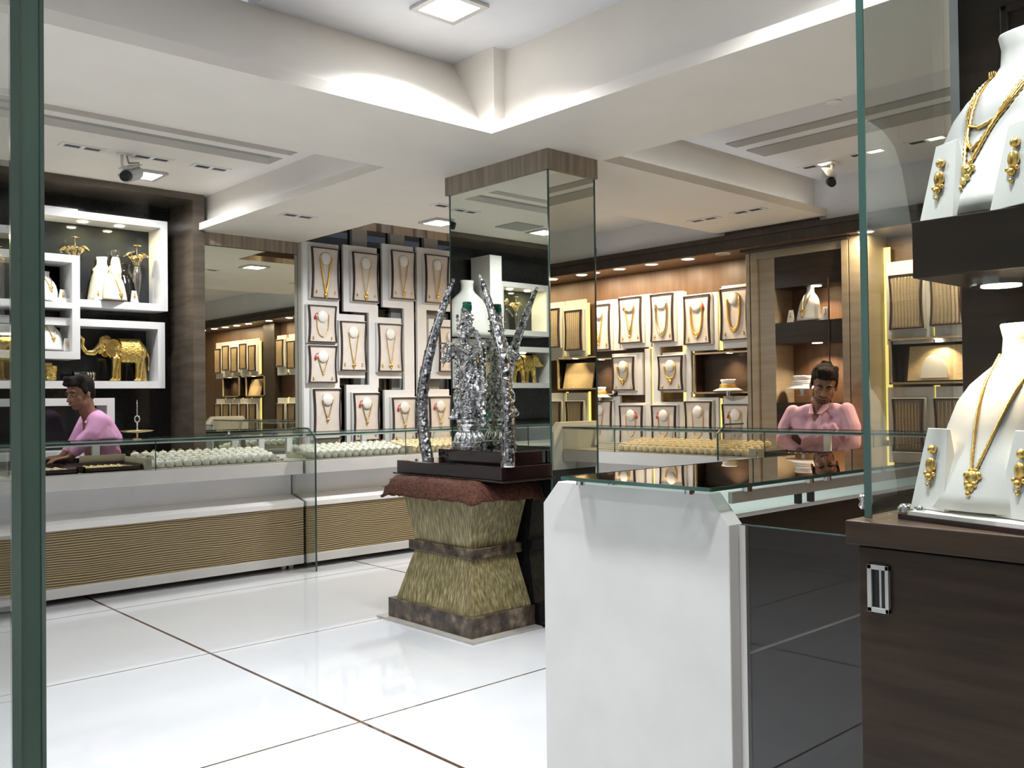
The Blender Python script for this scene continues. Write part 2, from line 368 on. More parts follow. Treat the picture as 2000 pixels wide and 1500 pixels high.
# ------------------------------------------------------------------ mirrored pillar
t = thing('mirror_pillar', 'square mirror-clad pillar with a brown travertine band under the ceiling', 'pillar', (3.68, 3.93, 0))
MB().box(3.51, 3.86, 3.53, 4.36, 0, 2.50).build('core', 'blackgloss', t)
MB().box(3.50, 3.506, 3.525, 4.37, .86, 2.49).build('mirror_sheet', 'mirror', t)
MB().box(3.506, 3.87, 3.52, 3.526, .86, 2.49).build('mirror_sheet', 'mirror', t)
MB().box(3.497, 3.505, 3.517, 3.525, 0, 2.49).box(3.866, 3.874, 3.517, 3.525, 0, 2.49).box(3.497, 3.505, 4.366, 4.374, 0, 2.49).build('glass_edge', 'edge', t)
MB().box(3.485, 3.885, 3.505, 4.40, 2.49, 2.60).build('top_band', 'travertine', t, bevel=.003)

struct('wall_front', B(-2.5, 7.2, -2.7, -2.6, 0, 3.2), 'cream')

# ================================================================== counters
def counter_run(t, x0, x1, yf, yb, end_open=True, seams=(), posts=()):
    """display counter along x, front face at y = yf (facing -y); world coordinates"""
    B(x0, x1, yf, yb, .705, .80).build('upper_ledge', 'white', t, bevel=.003)
    B(x0, x1, yf+.185, yb-.02, .50, .705).build('recess_back', 'recess', t)
    MB().prism([(yf-.008, .462), (yf-.008, .50), (yf+.185, .545), (yf+.185, .462)], x0, x1, 'x').build('slanted_shelf', 'wall_white', t, bevel=.003)
    B(x0, x1, yf, yb-.02, .106, .462).build('cane_panel', 'wave', t)
    B(x0, x1, yf-.006, yb-.02, .041, .106).build('base_rail', 'white', t, bevel=.004)
    B(x0+.02, x1-.02, yf+.22, yb-.04, 0, .041).build('plinth', 'dark', t)
    B(x0, x1, yf+.006, yb-.006, .80, .806).build('deck', 'traygrey', t)
    B(x0, x1, yf, yf+.006, .806, .992).build('front_glass', 'glass', t)
    B(x0, x1, yf, yb, .992, 1.0).build('top_glass', 'glass', t)
    MB().box(x0, x1, yf-.003, yf, .988, 1.001).box(x0, x1, yb, yb+.003, .99, 1.001).build('glass_edge', 'edge', t)
    r = MB().box(x0, x1, yb-.035, yb, .965, .99).box(x0, x1, yb-.03, yb, .806, .83).box(x0, x1, yf+.008, yf+.02, .978, .99)
    for p in posts: r.box(p-.022, p+.022, yb-.04, yb-.005, .806, .97)
    r.build('rear_frame', 'wall_white', t)
    if seams:
        for p in seams: B(p-.002, p+.002, yf-.001, yf+.007, .80, .995).build('glass_seam', 'edge', t)
YF, YB = 6.125, 6.62
t = thing('display_counter', 'long white glass-topped counter with wavy cane front, left of the chamfered glass divider', 'counter', (1.0, 6.4, 0))
counter_run(t, -1.4, 3.478, YF, YB, posts=(.2, 1.2, 2.15, 3.16, 3.38), seams=(2.38, 1.2))
for x in (3.34, 3.40): B(x, x+.035, YF+.08, YF+.12, 0, .041).build('foot', 'grey_al', t)
t = thing('display_counter', 'white glass-topped counter with wavy cane front, between the glass divider and the corner', 'counter', (4.6, 6.4, 0))
counter_run(t, 3.498, 5.66, YF, YB, posts=(3.62, 4.32, 5.1), seams=(4.42, 5.1))

# the right counter: same section, runs along y (built along x, turned)
t = thing('display_counter', 'white glass-topped counter in front of the right wall, holding cream ring pads and gold trays', 'counter', (0, 0, 0))
counter_run(t, -6.05, -1.45, 5.70, 6.15, posts=(-5.4, -4.75, -4.15, -3.35, -2.6, -2.0), seams=(-5.0, -3.6, -2.8))
place(t, (0, 0, 0), -pi/2)
# rotate: local (x, y) -> (y, -x): front at X = 5.70, run from Y = 6.05 down to 1.45
t = thing('counter_end_panel', 'tall white chamfered end panel closing the counter before the right wall', 'panel', (5.9, 1.42, 0))
MB().prism([(5.60, 0), (5.60, .95), (5.68, 1.04), (6.16, 1.04), (6.24, .95), (6.24, 0)], 1.38, 1.44, 'y').build('panel', 'wall_white', t, bevel=.003)
t = thing('counter_end_panel', 'white chamfered counter end wall seen only in the pillar mirror, beyond the right counter', 'panel', (5.2, .9, 0))
MB().prism([(4.9, 0), (4.9, .95), (4.98, 1.03), (5.4, 1.03), (5.48, .95), (5.48, 0)], .86, .92, 'y').build('panel', 'wall_white', t, bevel=.003)
# glass dividers
def divider(name, label, pts, axis, a, b, rz=0):
    t = thing(name, label, 'divider', (0, 0, 0))
    MB().prism(pts, a, b, axis).build('sheet', 'glass', t)
    e = MB()
    for (p, q), (p2, q2) in zip(pts[:3], pts[1:4]):
        if axis == 'x': e.tube([((a+b)/2, p, q), ((a+b)/2, p2, q2)], .007, 6)
        else: e.tube([(p, (a+b)/2, q), (p2, (a+b)/2, q2)], .007, 6)
    e.build('polished_edge', 'edge', t); return t
divider('glass_divider', 'upright chamfered glass sheet with green edge splitting the two cane-front counters',
        [(5.96, 0), (5.96, .975), (6.06, 1.045), (6.30, 1.045), (6.30, .0)], 'x', 3.482, 3.494)
divider('glass_divider', 'chamfered glass sheet with green edge standing across the right counter',
        [(5.62, .78), (5.62, .975), (5.72, 1.04), (5.95, 1.04), (5.95, .78)], 'y', 3.93, 3.942)

# near counter with the big white end panel
t = thing('display_counter', 'near counter with chamfered white end panel, dark brown front and green-edged glass top', 'counter', (3.4, 1.65, 0))
MB().prism([(2.05, 0), (2.05, .925), (1.985, .995), (1.435, .995), (1.37, .917), (1.37, 0)], 2.0, 2.06, 'x').build('end_panel', 'white', t, bevel=.003)
MB().box(2.06, 5.0, 1.40, 1.412, .966, .996).box(2.06, 5.0, 1.93, 1.95, .94, .996).build('edge_band', 'grey_al', t)
MB().box(2.06, 5.0, 1.404, 1.94, .925, .936).build('inner_shelf', 'wall_white', t)
MB().box(2.06, 5.0, 1.42, 1.93, .02, .925).build('carcass', 'dark', t)
for x in (2.4, 2.47, 3.3, 3.37, 4.2): MB().box(x, x+.018, 1.405, 1.42, .936, .966).build('spacer', 'black', t)
MB().box(1.93, 5.0, 1.375, 1.90, 1.010, 1.018).build('glass_top', 'glasstop', t)
MB().box(1.927, 1.93, 1.375, 1.90, 1.009, 1.019).box(1.93, 5.0, 1.372, 1.375, 1.009, 1.019).box(1.93, 5.0, 1.90, 1.903, 1.009, 1.019).build('glass_edge', 'edge', t)
for x, y in ((1.97, 1.86), (1.97, 1.47), (2.13, 1.40), (2.45, 1.40), (2.02, 1.78), (2.9, 1.4), (3.6, 1.4), (2.55, 1.4)):
    MB().lathe([(.014, .994), (.014, 1.010)], x, y, 10).build('glass_pad', 'chrome', t)
MB().box(2.06, 5.0, 1.416, 1.42, .55, .556).build('panel_groove', 'grey_al', t)
t = thing('glass_gate', 'low smoked glass pane between the white end panel and the dark cabinet', 'glass pane', (2.03, 1.1, 0))
MB().box(2.03, 2.038, .86, 1.355, .01, .917).build('pane', 'smoked', t)
MB().box(2.027, 2.041, 1.340, 1.358, 0, .917).build('edge_channel', 'grey_al', t)
MB().box(2.031, 2.037, .86, 1.355, .917, .920).build('top_edge', 'edge', t)

# ================================================================== dark cabinet + glass case at the right
t = thing('display_cabinet', 'dark brown cabinet with square inset metal handle under the glass necklace case', 'cabinet', (1.6, .0, 0))
MB().box(1.412, 1.86, -1.2, .722, 0, 1.006).build('body', 'darkwood', t, bevel=.002)
MB().box(1.395, 1.88, -1.22, .735, 1.010, 1.048).build('top', 'darkwood', t, bevel=.002)
h = MB(); y1, y0, z1, z0 = .705, .670, .980, .905; w_ = .0075
h.box(1.405, 1.413, y0, y0+w_*.8, z0, z1).box(1.405, 1.413, y1-w_, y1, z0, z1).box(1.405, 1.413, y0, y1, z0, z0+w_).box(1.405, 1.413, y0, y1, z1-w_, z1)
h.box(1.409, 1.414, y0+.013, y0+.017, z0+w_, z1-w_)
hd = h.build('handle', 'grey_al', t, bevel=.0008); sub(hd, 'grip_shade_plate', MB().box(1.4095, 1.4125, y0+.004, y1-.004, z0+.004, z1-.004), 'black')  # flat black plate paints the shade of a recessed grip
t = thing('glass_case', 'upright glass display case with dark panelled back and shelf, on the dark cabinet', 'display case', (1.6, .1, 1.05))
MB().box(1.425, 1.433, -1.2, .714, 1.05, 2.30).build('front_pane', 'caseglass', t)
MB().box(1.433, 1.775, .706, .714, 1.05, 2.30).build('side_pane', 'caseglass', t)
MB().box(1.423, 1.4255, .704, .716, 1.05, 2.30).box(1.4255, 1.434, .714, .7165, 1.05, 2.3).build('pane_edge', 'edge', t)
bk = MB().box(1.78, 1.80, -1.2, .70, 1.05, 2.30)
for z0, z1 in ((1.12, 1.38), (1.62, 1.95)):
    for y in (.62, .18, -.26):
        for a in ((y-.36, y, z0, z0+.015), (y-.36, y, z1-.015, z1), (y-.36, y-.345, z0, z1), (y-.015, y, z0, z1)): bk.box(1.772, 1.78, *a)
bk.build('back_panel', 'darkwood', t, bevel=.003)
MB().box(1.768, 1.776, .690, .706, 1.5, 2.3).build('corner_strip', 'chrome', t)
MB().box(1.42, 1.80, -1.2, .71, 2.03, 2.30).build('canopy', 'darkwood', t)
sh = MB().box(1.45, 1.78, -1.2, .643, 1.432, 1.522).build('shelf', 'dark', t, bevel=.002)
dl = MB().lathe([(.046, 1.424), (.046, 1.4325), (.03, 1.4325)], 1.60, .565, 24).build('spot_rim', 'chrome', t, smooth=False)
sub(dl, 'spot_lamp', MB().lathe([(.030, 1.4225), (.030, 1.4245)], 1.60, .565, 20), 'lampwarm')
area('case_spot_light', (1.60, .565, 1.420), .055, .055, 1.6, WARM, (0, radians(12), 0), 140, 'DISK')
area('case_spot_light', (1.55, .45, 2.022), .06, .06, 1.2, COOL, (0, 0, 0), 140, 'DISK')
for y, z in ((.726, 1.075), (.726, 2.2)):
    MB().lathe([(.006, z-.012), (.009, z-.006), (.006, z), (.009, z+.006), (.006, z+.012)], 1.436, y-.003, 10).build('pane_clamp', 'chrome', t, smooth=True)
k = MB(); k.lathe([(.010, 1.0505), (.013, 1.057), (.013, 1.066), (.007, 1.072)], 1.475, .672, 14); k.ball((1.475, .648, 1.064), .007)
k.build('lock', 'chrome', t, smooth=True)

# glass door edge at far left
t = thing('glass_door', 'thick green-edged glass door standing open at the far left', 'glass door', (.13, .58, 0))
az = radians(47.56+27.75); d = Vector((cos(az), sin(az), 0)); n_ = Vector((-d.y, d.x, 0))
P0 = Vector((0, 0, 0)) + d*.60
da = radians(83); dd = Vector((cos(da), sin(da), 0)); nn = Vector((-sin(da), cos(da), 0))
R = Matrix((dd, nn, Vector((0, 0, 1)))).transposed()
def rb(mb, x0, x1, y0, y1, z0, z1):
    return mb.box(x0, x1, y0, y1, z0, z1, _RM)
class _T:                                   # rotate then shift
    def __init__(s, R, p): s.R = R; s.p = p
    def __matmul__(s, v): return s.R @ v + s.p
_RM = _T(R, P0)
rb(MB(), .004, .9, -.0085, .0085, .01, 2.55).build('pane', 'glass', t)
rb(MB(), .002, .012, -.0085, .0085, .01, 2.55).build('polished_edge', 'edgedoor', t, bevel=.0025)
rb(MB(), .0005, .0035, -.0088, -.0066, .01, 2.55).build('arris', 'arris', t)
rb(MB(), .0005, .0035, .0040, .0088, .01, 2.55).build('arris', 'arris', t)
rb(MB(), .0, .9, -.014, .014, 0, .012).build('floor_rail', 'chrome', t)

# ================================================================== necklace trays on the walls
def tray(loc, rz, w_, h_, label, group, lining='traycream', tilt=0):
    """upright display tray; local x right, z up, front towards -y; origin at its bottom centre on the wall"""
    t = thing('display_tray', label, 'display tray', (0, 0, 0), group)
    a = w_/2
    B(-a, a, -.030, 0, 0, h_).build('backing', 'traypad', t, bevel=.003)
    bow = .012
    # dark rim bowed inward along its two long sides
    def side(s, inner):
        return [(s*(a-.008-inner-bow*(1-(2*k/10-1)**2)*.9), .008+inner*.8+(h_-.016-1.6*inner)*k/10) for k in range(11)]
    o = side(-1, 0) + side(1, 0)[::-1]; i = side(-1, .010) + side(1, .010)[::-1]
    mb = MB()
    fo = [mb.b.verts.new((p[0], -.052, p[1])) for p in o]; fi = [mb.b.verts.new((p[0], -.052, p[1])) for p in i]
    bo = [mb.b.verts.new((p[0], -.030, p[1])) for p in o]; bi = [mb.b.verts.new((p[0], -.036, p[1])) for p in i]
    n = len(o)
    for k in range(n):
        l = (k+1) % n
        mb._f([fo[k], fo[l], fi[l], fi[k]]); mb._f([fo[k], bo[k], bo[l], fo[l]]); mb._f([fi[k], fi[l], bi[l], bi[k]])
    mb.build('rim', 'trayframe', t)
    MB().prism([(p[0], p[1]) for p in i], -.038, -.030, 'y').build('lining', lining, t)
    place(t, loc, rz); return t
def neck_form(t, w_, h_, cx=0):
    r = min(w_*.19, .05); zc = h_-.05-r
    prof = [(r, 0), (r, .010), (r*.85, .018), (r*.5, .023), (.002, .025)]
    mb = MB(); rings = [[(cx+q*cos(2*pi*k/22), -.038-d, zc+q*sin(2*pi*k/22)*1.08) for k in range(22)] for q, d in prof]
    mb.loft(rings).build('neck_form', 'bustwhite', t, smooth=True); return r, zc
def neck_path(w_, top, r, L, kind, cx=0, y=-.047, n=26):
    """points of a chain draped round a neck form: down the left, through the bottom, up the right"""
    pts = []; W = r*1.02 if kind != 'U' else r*1.15
    for k in range(n+1):
        u = k/n; s = -1 if u < .5 else 1; v = abs(2*u-1)          # v: 1 at the top, 0 at the bottom
        if kind == 'V': x = W*(v**.75)
        elif kind == 'U': x = W*(1-(1-v)**3.2)**.5 if v < 1 else W
        else: x = W*1.05*(v**.5)
        pts.append((cx+s*x, y-(.004 if v > .8 else 0), top-L*(1-v)))
    a = pts[-1]; b = pts[0]
    arc = [(cx+W*cos(q), y+.006, top+r*.95*sin(q)) for q in [pi*j/8 for j in range(1, 8)]]
    return pts, arc
def chain(mb, pts, rad, pitch=.007, n=6, closed=False):
    P = [Vector(p) for p in pts]; out = [P[0]]; 
    for a, b in zip(P, P[1:]):
        k = max(1, int((b-a).length/(pitch/2)));
        for j in range(1, k+1): out.append(a.lerp(b, j/k))
    mb.tube(out, [rad*(1.15 if k % 2 else .62) for k in range(len(out))], n)
def necklace(tr, w_, h_, r, zc, spec, label, group):
    """spec: kind, length as fraction, bead radius, strands, pendant size, colour, tassel side (+1/-1/0)"""
    kind, Lf, br, strands, pend, mt, tas = spec; br *= 1.35 if br < .005 else 1.0; pend *= 1.3
    t = thing('necklace', label, 'necklace', (0, 0, 0), group)
    L = (zc-.03)*Lf
    mb = MB()
    for s in range(strands):
        pts, arc = neck_path(w_, zc, r+.004*s, L-.022*s if kind != 'U' else L-.016*s, kind, y=-.047-.001*s)
        if s == 0: full = pts + arc
        else: full = pts
        chain(mb, full if s == 0 else pts, br)
    mb.build('chain', mt, t, smooth=True)
    zb = zc-L
    if pend:
        p = MB(); p.lathe([(pend*.2, -.005), (pend, -.003), (pend*1.05, 0), (pend*.7, .004), (pend*.2, .006)], 0, 0, 14)
        for v in p.b.verts: v.co = Vector((v.co.x, -.052-v.co.z, zb-pend*.6+v.co.y))
        p.ball((0, -.052, zb-pend*2.0), (pend*.32, pend*.25, pend*.55), 8, 6)
        for k in range(-2, 3): p.ball((k*pend*.38, -.052, zb-pend*1.55+abs(k)*pend*.16), pend*.17, 6, 5)
        p.build('pendant', 'gold', t, smooth=True)
    if tas:
        q = MB(); x0 = tas*(r+.018); q.tube([(tas*r*.75, -.045, zc+r*.55), (x0, -.046, zc+r*.45), (x0+tas*.004, -.046, zc+r*.1)], .0022, 6)
        q.lathe([(.003, 0), (.009, -.012), (.012, -.030), (.009, -.034)], 0, 0, 10)
        for v in list(q.b.verts)[-40:]: v.co += Vector((x0+tas*.004, -.046, zc+r*.12))
        q.build('tassel', 'red' if tas*tas == 1 else 'black', t, smooth=True)
    place(t, tr.location, tr.rotation_euler.z); return t
def earring(tr, x, z, s, label, group):
    t = thing('earring', label, 'earring', (0, 0, 0), group)
    q = MB(); q.ball((x, -.043, z+s*.8), s*.42, 8, 6); q.build('stud', 'gold', t, smooth=True)
    q = MB(); q.lathe([(s*.15, z+s*.5), (s*.6, z-s*.2), (s*.55, z-s*.35), (s*.1, z-s*.4)], x, -.044, 8); q.ball((x, -.044, z-s*.7), s*.2, 6, 5)
    q.build('drop', 'gold', t, smooth=True); place(t, tr.location, tr.rotation_euler.z)
def full_tray(loc, rz, w_, h_, where, spec, desc, ear=True, look='', lining='traycream'):
    tr = tray(loc, rz, w_, h_, f'{look}cream display tray with dark rim, {where}', 'necklace trays on the walls', lining)
    r, zc = neck_form(tr, w_, h_)
    necklace(tr, w_, h_, r, zc, spec, f'{desc} in the tray {where}', 'necklaces in the wall trays')
    if ear:
        for s, nm in ((-1, 'left'), (1, 'right')):
            earring(tr, s*w_*.31, h_*.13, min(w_, .2)*.075, f'{nm} gold earring in the tray {where}', 'earrings in the wall trays')

# --- left (back) wall: white stepped boards, then trays
YT = 6.93
def boards(name, label, rects, plane, ax, v, d, m_='wall_white', gr=None):
    r0 = rects[0]; f = AY if ax == 'y' else AX
    P = []
    for (xl, yt, xr, yb) in rects:
        a = f(xl, yt, v); b = f(xr, yt, v); c = f(xl, yb, v)
        P.append((a, b, a.z, c.z))
    base = P[0]; k = 0 if ax == 'y' else 1
    t = thing(name, label, 'display board', (base[0].x, base[0].y, 0), gr)
    for j, (a, b, zt, zb) in enumerate(P):
        lo, hi = sorted((a[k], b[k])); zb = .02 if rects[j][3] > 845 else zb; e = .0012*j
        if ax == 'y': B(lo, hi, v-e, v+d, zb, zt).build('board', m_, t, bevel=.002)
        else: B(v-e, v+d, lo, hi, zb, zt).build('board', m_, t, bevel=.002)
def zc2(s, ox, oy, x, y): return (ox+x/s, oy+y/s)
def R2(xl, yt, xr, yb, s=3.409, ox=560, oy=420): return (ox+xl/s, oy+yt/s, ox+xr/s, oy+yb/s)
gb = 'white stepped boards of the necklace wall'
boards('display_board', 'leftmost white board of the necklace wall, full height beside the mirror', [R2(105, 172, 345, 1475)], 0, 'y', YT, .03, gr=gb)
boards('display_board', 'second white stepped board from left on the necklace wall', [R2(375, 195, 600, 640), R2(545, 600, 608, 1150), R2(318, 655, 517, 1085), R2(395, 1130, 608, 1475)], 0, 'y', YT, .03, gr=gb)
boards('display_board', 'third white stepped board from left on the necklace wall', [R2(635, 188, 842, 612), R2(780, 590, 846, 1190), R2(580, 678, 762, 1088), R2(650, 1165, 850, 1475)], 0, 'y', YT, .03, gr=gb)
boards('display_board', 'fourth white stepped board from left, behind the left silver tusk', [R2(865, 212, 1095, 628), R2(868, 600, 930, 1475), R2(945, 690, 1120, 1090), R2(900, 1160, 1080, 1475)], 0, 'y', YT, .03, gr=gb)
boards('display_board', 'white board of the necklace wall just behind the mirrored pillar', [R2(1130, 230, 1400, 640), R2(1180, 640, 1450, 1475)], 0, 'y', YT, .03, gr=gb)
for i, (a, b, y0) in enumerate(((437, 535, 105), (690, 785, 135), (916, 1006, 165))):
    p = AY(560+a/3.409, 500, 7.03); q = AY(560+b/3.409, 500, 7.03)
    one('unlit_post', f'{["left", "middle", "right"][i]} upright post painted unlit grey, rising above the white necklace boards', 'post', B(p.x, q.x, 7.03, 7.07, 0, 2.94), 'slot', 'posts painted unlit grey above the necklace wall')  # grey puts the unlit tone of the white columns into the colour
G = 'goldbeads'; LT = 'gold'
L_SPECS = [  # xl yt xr yb (crop px of the outer backing), spec, description, words for where
 (142, 205, 338, 558, ('V', .93, .0075, 2, .014, G, 0), 'broad amber gold rope necklace', 'top row, first from the mirror', 1, 'traycream'),
 (415, 240, 600, 578, ('V', .90, .0028, 1, .016, 'gold', 0), 'thin chain with round flower pendant', 'top row, second from the mirror', 1, 'traycream'),
 (672, 228, 843, 562, ('V', .88, .0036, 1, .014, 'gold', 0), 'slim gold chain with fan pendant', 'top row, third from the mirror', 1, 'traycream'),
 (898, 255, 1066, 588, ('V', .86, .0036, 1, .014, 'gold', 0), 'gold chain with tapering pendant', 'top row, beside the left tusk tip', 1, 'traycream'),
 (122, 592, 320, 852, ('U', .88, .0032, 1, .0, 'gold', -1), 'single gold loop with red tassel', 'second row beside the mirror', 1, 'traycream'),
 (124, 862, 322, 1122, ('V', .70, .0032, 1, .007, 'gold', -1), 'short gold chain with red tassel', 'third row beside the mirror', 1, 'traycream'),
 (334, 700, 518, 1042, ('V', .88, .0032, 1, .013, 'gold', 0), 'gold bead chain with drop pendant', 'middle row, left of two', 1, 'traycream'),
 (586, 716, 757, 1048, ('V', .86, .0032, 1, .014, 'gold', 0), 'gold chain with gold coin pendant', 'middle row, right of two', 1, 'traycream'),
 (990, 738, 1160, 1048, ('V', .86, .0032, 1, .012, 'gold', 0), 'fine chain with oval pendant', 'middle row, half behind the silver idol', 1, 'traycream'),
 (156, 1152, 350, 1500, ('V', .52, .0036, 1, .010, 'gold', 0), 'short gold V chain', 'bottom row beside the mirror', 1, 'traycream'),
 (422, 1180, 607, 1510, ('V', .52, .0036, 1, .010, 'gold', -1), 'short V chain with red tassel', 'bottom row, second from the mirror', 1, 'traycream'),
 (680, 1210, 852, 1530, ('V', .50, .0036, 1, .010, 'gold', -1), 'pale V chain with red tassel', 'bottom row, third from the mirror', 1, 'traycream'),
 (924, 1204, 1085, 1520, ('V', .46, .0036, 1, .010, G, -1), 'amber V chain with red tassel', 'bottom row, between tusk and idol', 1, 'traycream')]
for (xl, yt, xr, yb, spec, desc, where, ear, lin) in L_SPECS:
    p = R2(xl, yt, xr, yb); v = YT-.003
    a = AY(p[0], p[1], v); b = AY(p[2], p[1], v); c_ = AY(p[0], p[3], v)
    full_tray(((a.x+b.x)/2, v, c_.z), 0, (b.x-a.x), a.z-c_.z, where, spec, desc, ear)

# --- right wall
XT = 6.76
def R4(xl, yt, xr, yb, s=3.749, ox=1070, oy=460): return (ox+xl/s, oy+yt/s, ox+xr/s, oy+yb/s)
gb = 'white boards of the right necklace wall'
def rboard(label, rects):
    boards('display_board', label, [R4(*q) for q in rects], 0, 'x', XT, .03, gr=gb)
rboard('white board of the right wall touching the pillar edge', [(200, 500, 522, 860), (200, 1180, 530, 1500)])
rboard('white board of the right wall, second column from the pillar', [(530, 452, 750, 830), (708, 830, 748, 1500), (470, 868, 690, 1170), (535, 1225, 740, 1500), (528, 830, 560, 840)])
rboard('white board of the right wall, third column from the pillar', [(768, 430, 988, 820), (768, 800, 822, 1500), (840, 860, 1050, 1150), (1010, 830, 1045, 1250), (790, 1220, 992, 1500)])
rboard('white board of the right wall, fourth column from the pillar', [(1008, 438, 1242, 850), (1012, 1188, 1250, 1500)])
rboard('tall white board of the right wall beside the lit tower showcase', [(1272, 372, 1525, 830), (1488, 825, 1535, 1500), (1285, 1175, 1500, 1500)])
gr_ = 'recessed dark showcase boxes of the right wall'
def niche_box(label, ya, yb_, z0, z1, rim=True, x=XT-.04):
    t = thing('niche_box', label, 'showcase box', (x, (ya+yb_)/2, z0), gr_)
    w = MB().box(x, x+.02, ya, yb_, z0, z0+.015).box(x, x+.02, ya, yb_, z1-.015, z1).box(x, x+.02, ya, ya+.015, z0, z1).box(x, x+.02, yb_-.015, yb_, z0, z1)
    w.build('rim', 'taupe', t)
    s_ = MB().box(x+.02, XT+.09, ya, yb_, z0, z0+.012).box(x+.02, XT+.09, ya, yb_, z1-.012, z1).box(x+.02, XT+.09, ya, ya+.012, z0, z1).box(x+.02, XT+.09, yb_-.012, yb_, z0, z1).box(XT+.08, XT+.092, ya, yb_, z0, z1)
    s_.build('shell', 'dark', t)
    yc = (ya+yb_)/2 - (yb_-ya)*.12
    lp = MB(); lp.lathe([(.028, z1-.016), (.028, z1-.013)], x+.024, yc, 18); lp.build('spot_lamp', 'lampwarm', t)
    area('box_spot_light', (x+.022, yc, z1-.018), .045, .045, 3.6, WARM, (0, 0, 0), 110, 'DISK')
    return t, yc
a = AX(1070+1062/3.749, 460+862/3.749, XT-.04); b = AX(1070+1485/3.749, 460+862/3.749, XT-.04); c_ = AX(1070+1062/3.749, 460+1160/3.749, XT-.04)
nb1 = niche_box('dark showcase box with a lit choker on white bust, left of the tower showcase', b.y, a.y, c_.z, a.z)
a2 = AX(1070+215/3.749, 460+885/3.749, XT-.04); b2 = AX(1070+488/3.749, 460+885/3.749, XT-.04); c2 = AX(1070+340/3.749, 460+1170/3.749, XT-.04)
nb2 = niche_box('dark showcase box with lit white bust, cut by the pillar edge', b2.y, a2.y, c2.z, a.z)
R_SPECS = [
 (305, 512, 478, 852, ('V', .88, .004, 2, .009, G, -1), 'slim double gold chain', 'top row of right wall by the pillar'),
 (532, 458, 708, 800, ('V', .86, .006, 3, .010, 'gold', -1), 'layered pale gold chains', 'top row of right wall, second from pillar'),
 (765, 432, 942, 790, ('U', .93, .008, 3, .0, 'lightgold', 0), 'bright yellow triple gold rope', 'top row of right wall, third from pillar'),
 (1008, 444, 1210, 808, ('U', .86, .008, 2, .009, G, 1), 'amber bead rope', 'top row of right wall, fourth from pillar'),
 (1272, 392, 1490, 778, ('U', .86, .009, 2, .0, G, 0), 'thick orange bead rope', 'top row of right wall by the tower'),
 (485, 888, 655, 1140, ('U', .74, .009, 2, .010, 'gold', 0), 'broad gold collar necklace', 'middle of right wall, left tray'),
 (820, 880, 1010, 1140, ('U', .66, .006, 2, .014, G, 0), 'gold collar with orange pendant', 'middle of right wall, right tray'),
 (305, 1205, 492, 1520, ('V', .80, .003, 1, .0, 'gold', 0), 'plain fine gold chain', 'bottom row of right wall by the pillar'),
 (538, 1238, 718, 1560, ('U', .70, .003, 1, .0, G, 1), 'rose chain', 'bottom row of right wall, second from pillar'),
 (772, 1238, 962, 1560, ('U', .70, .003, 1, .0, G, -1), 'rose gold chain', 'bottom row of right wall, third from pillar'),
 (1015, 1208, 1222, 1550, ('U', .80, .003, 1, .0, G, 0), 'fine rose gold chain', 'bottom row of right wall, fourth from pillar'),
 (1288, 1228, 1502, 1600, ('U', .70, .003, 1, .0, G, -1), 'thin chain, red tassel', 'bottom row of right wall by the tower')]
for (xl, yt, xr, yb, spec, desc, where) in R_SPECS:
    p = R4(xl, yt, xr, yb); v = XT-.003
    a = AX(p[0], p[1], v); b = AX(p[2], p[1], v); c_ = AX(p[0], p[3], v)
    full_tray((v, (a.y+b.y)/2, c_.z), -pi/2, a.y-b.y, a.z-c_.z, where, spec, desc, 'bottom' not in where, lining='traycream')
# yellow LED strips glowing in the gaps between the boards
gl = 'yellow light strips between the boards of the right wall'
def ystrip(px, y0, y1, wpx, label):
    a = AX(px, y0, 6.80); b = AX(px, y1, 6.80)
    t = one('led_strip', label, 'light strip', B(6.795, 6.805, a.y-wpx/2, a.y+wpx/2, b.z, a.z), 'lampyel', gl)
for (px, y0, y1, w_, l_) in ((1271, 575, 860, .05, 'long yellow light strip between second and third board column'), (1336.5, 570, 860, .045, 'yellow light strip between third and fourth board column'),
     (1406, 572, 684, .05, 'upper yellow light strip left of the tall board'), (1406, 778, 860, .05, 'lower yellow light strip left of the tall board'), (1352, 685, 775, .04, 'short yellow light strip left of the choker box'), (1210.5, 780, 860, .03, 'short yellow light strip by the pillar'),
     (1289, 680, 780, .03, 'short yellow light strip left of the pendant tray')):
    ystrip(px, y0, y1, w_, l_)
# --- tower showcase
t = thing('tower_showcase', 'tall beige framed showcase with two lit shelves behind the seated salesman', 'showcase', (6.6, 3.78, 0))
X0 = 6.55
yl, yr = 4.18, 3.375
MB().box(X0, X0+.25, yl, yl+.06, 0, 2.46).box(X0, X0+.25, 4.25, 4.285, 0, 2.44).build('left_pilaster', 'taupe', t, bevel=.002)
MB().box(X0-.02, X0+.25, yr+.005, yr+.06, 0, 2.49).box(X0-.02, X0+.3, 3.23, 3.372, 0, 2.49).build('right_pilaster', 'taupe', t, bevel=.002)
MB().box(X0, X0+.02, yr+.06, yl, 2.36, 2.42).build('head_rail', 'taupe', t)
MB().box(X0-.06, X0+.3, 3.36, 4.30, 2.42, 2.455).build('cornice', 'fascia', t, bevel=.006)
MB().box(X0+.02, X0+.30, 4.03, 4.18, 0, 2.36).build('left_return', 'taupe', t)
MB().box(X0+.29, X0+.30, yr+.06, 4.03, 0, 2.36).build('back_sheet', 'brownwall', t)
MB().box(X0+.02, X0+.29, yr+.06, 4.03, 2.11, 2.36).build('dark_header', 'dark', t)
for z0, z1 in ((1.66, 1.83), (1.02, 1.19)):
    MB().box(X0+.02, X0+.29, yr+.06, 4.03, z0, z1).build('shelf', 'dark', t, bevel=.002)
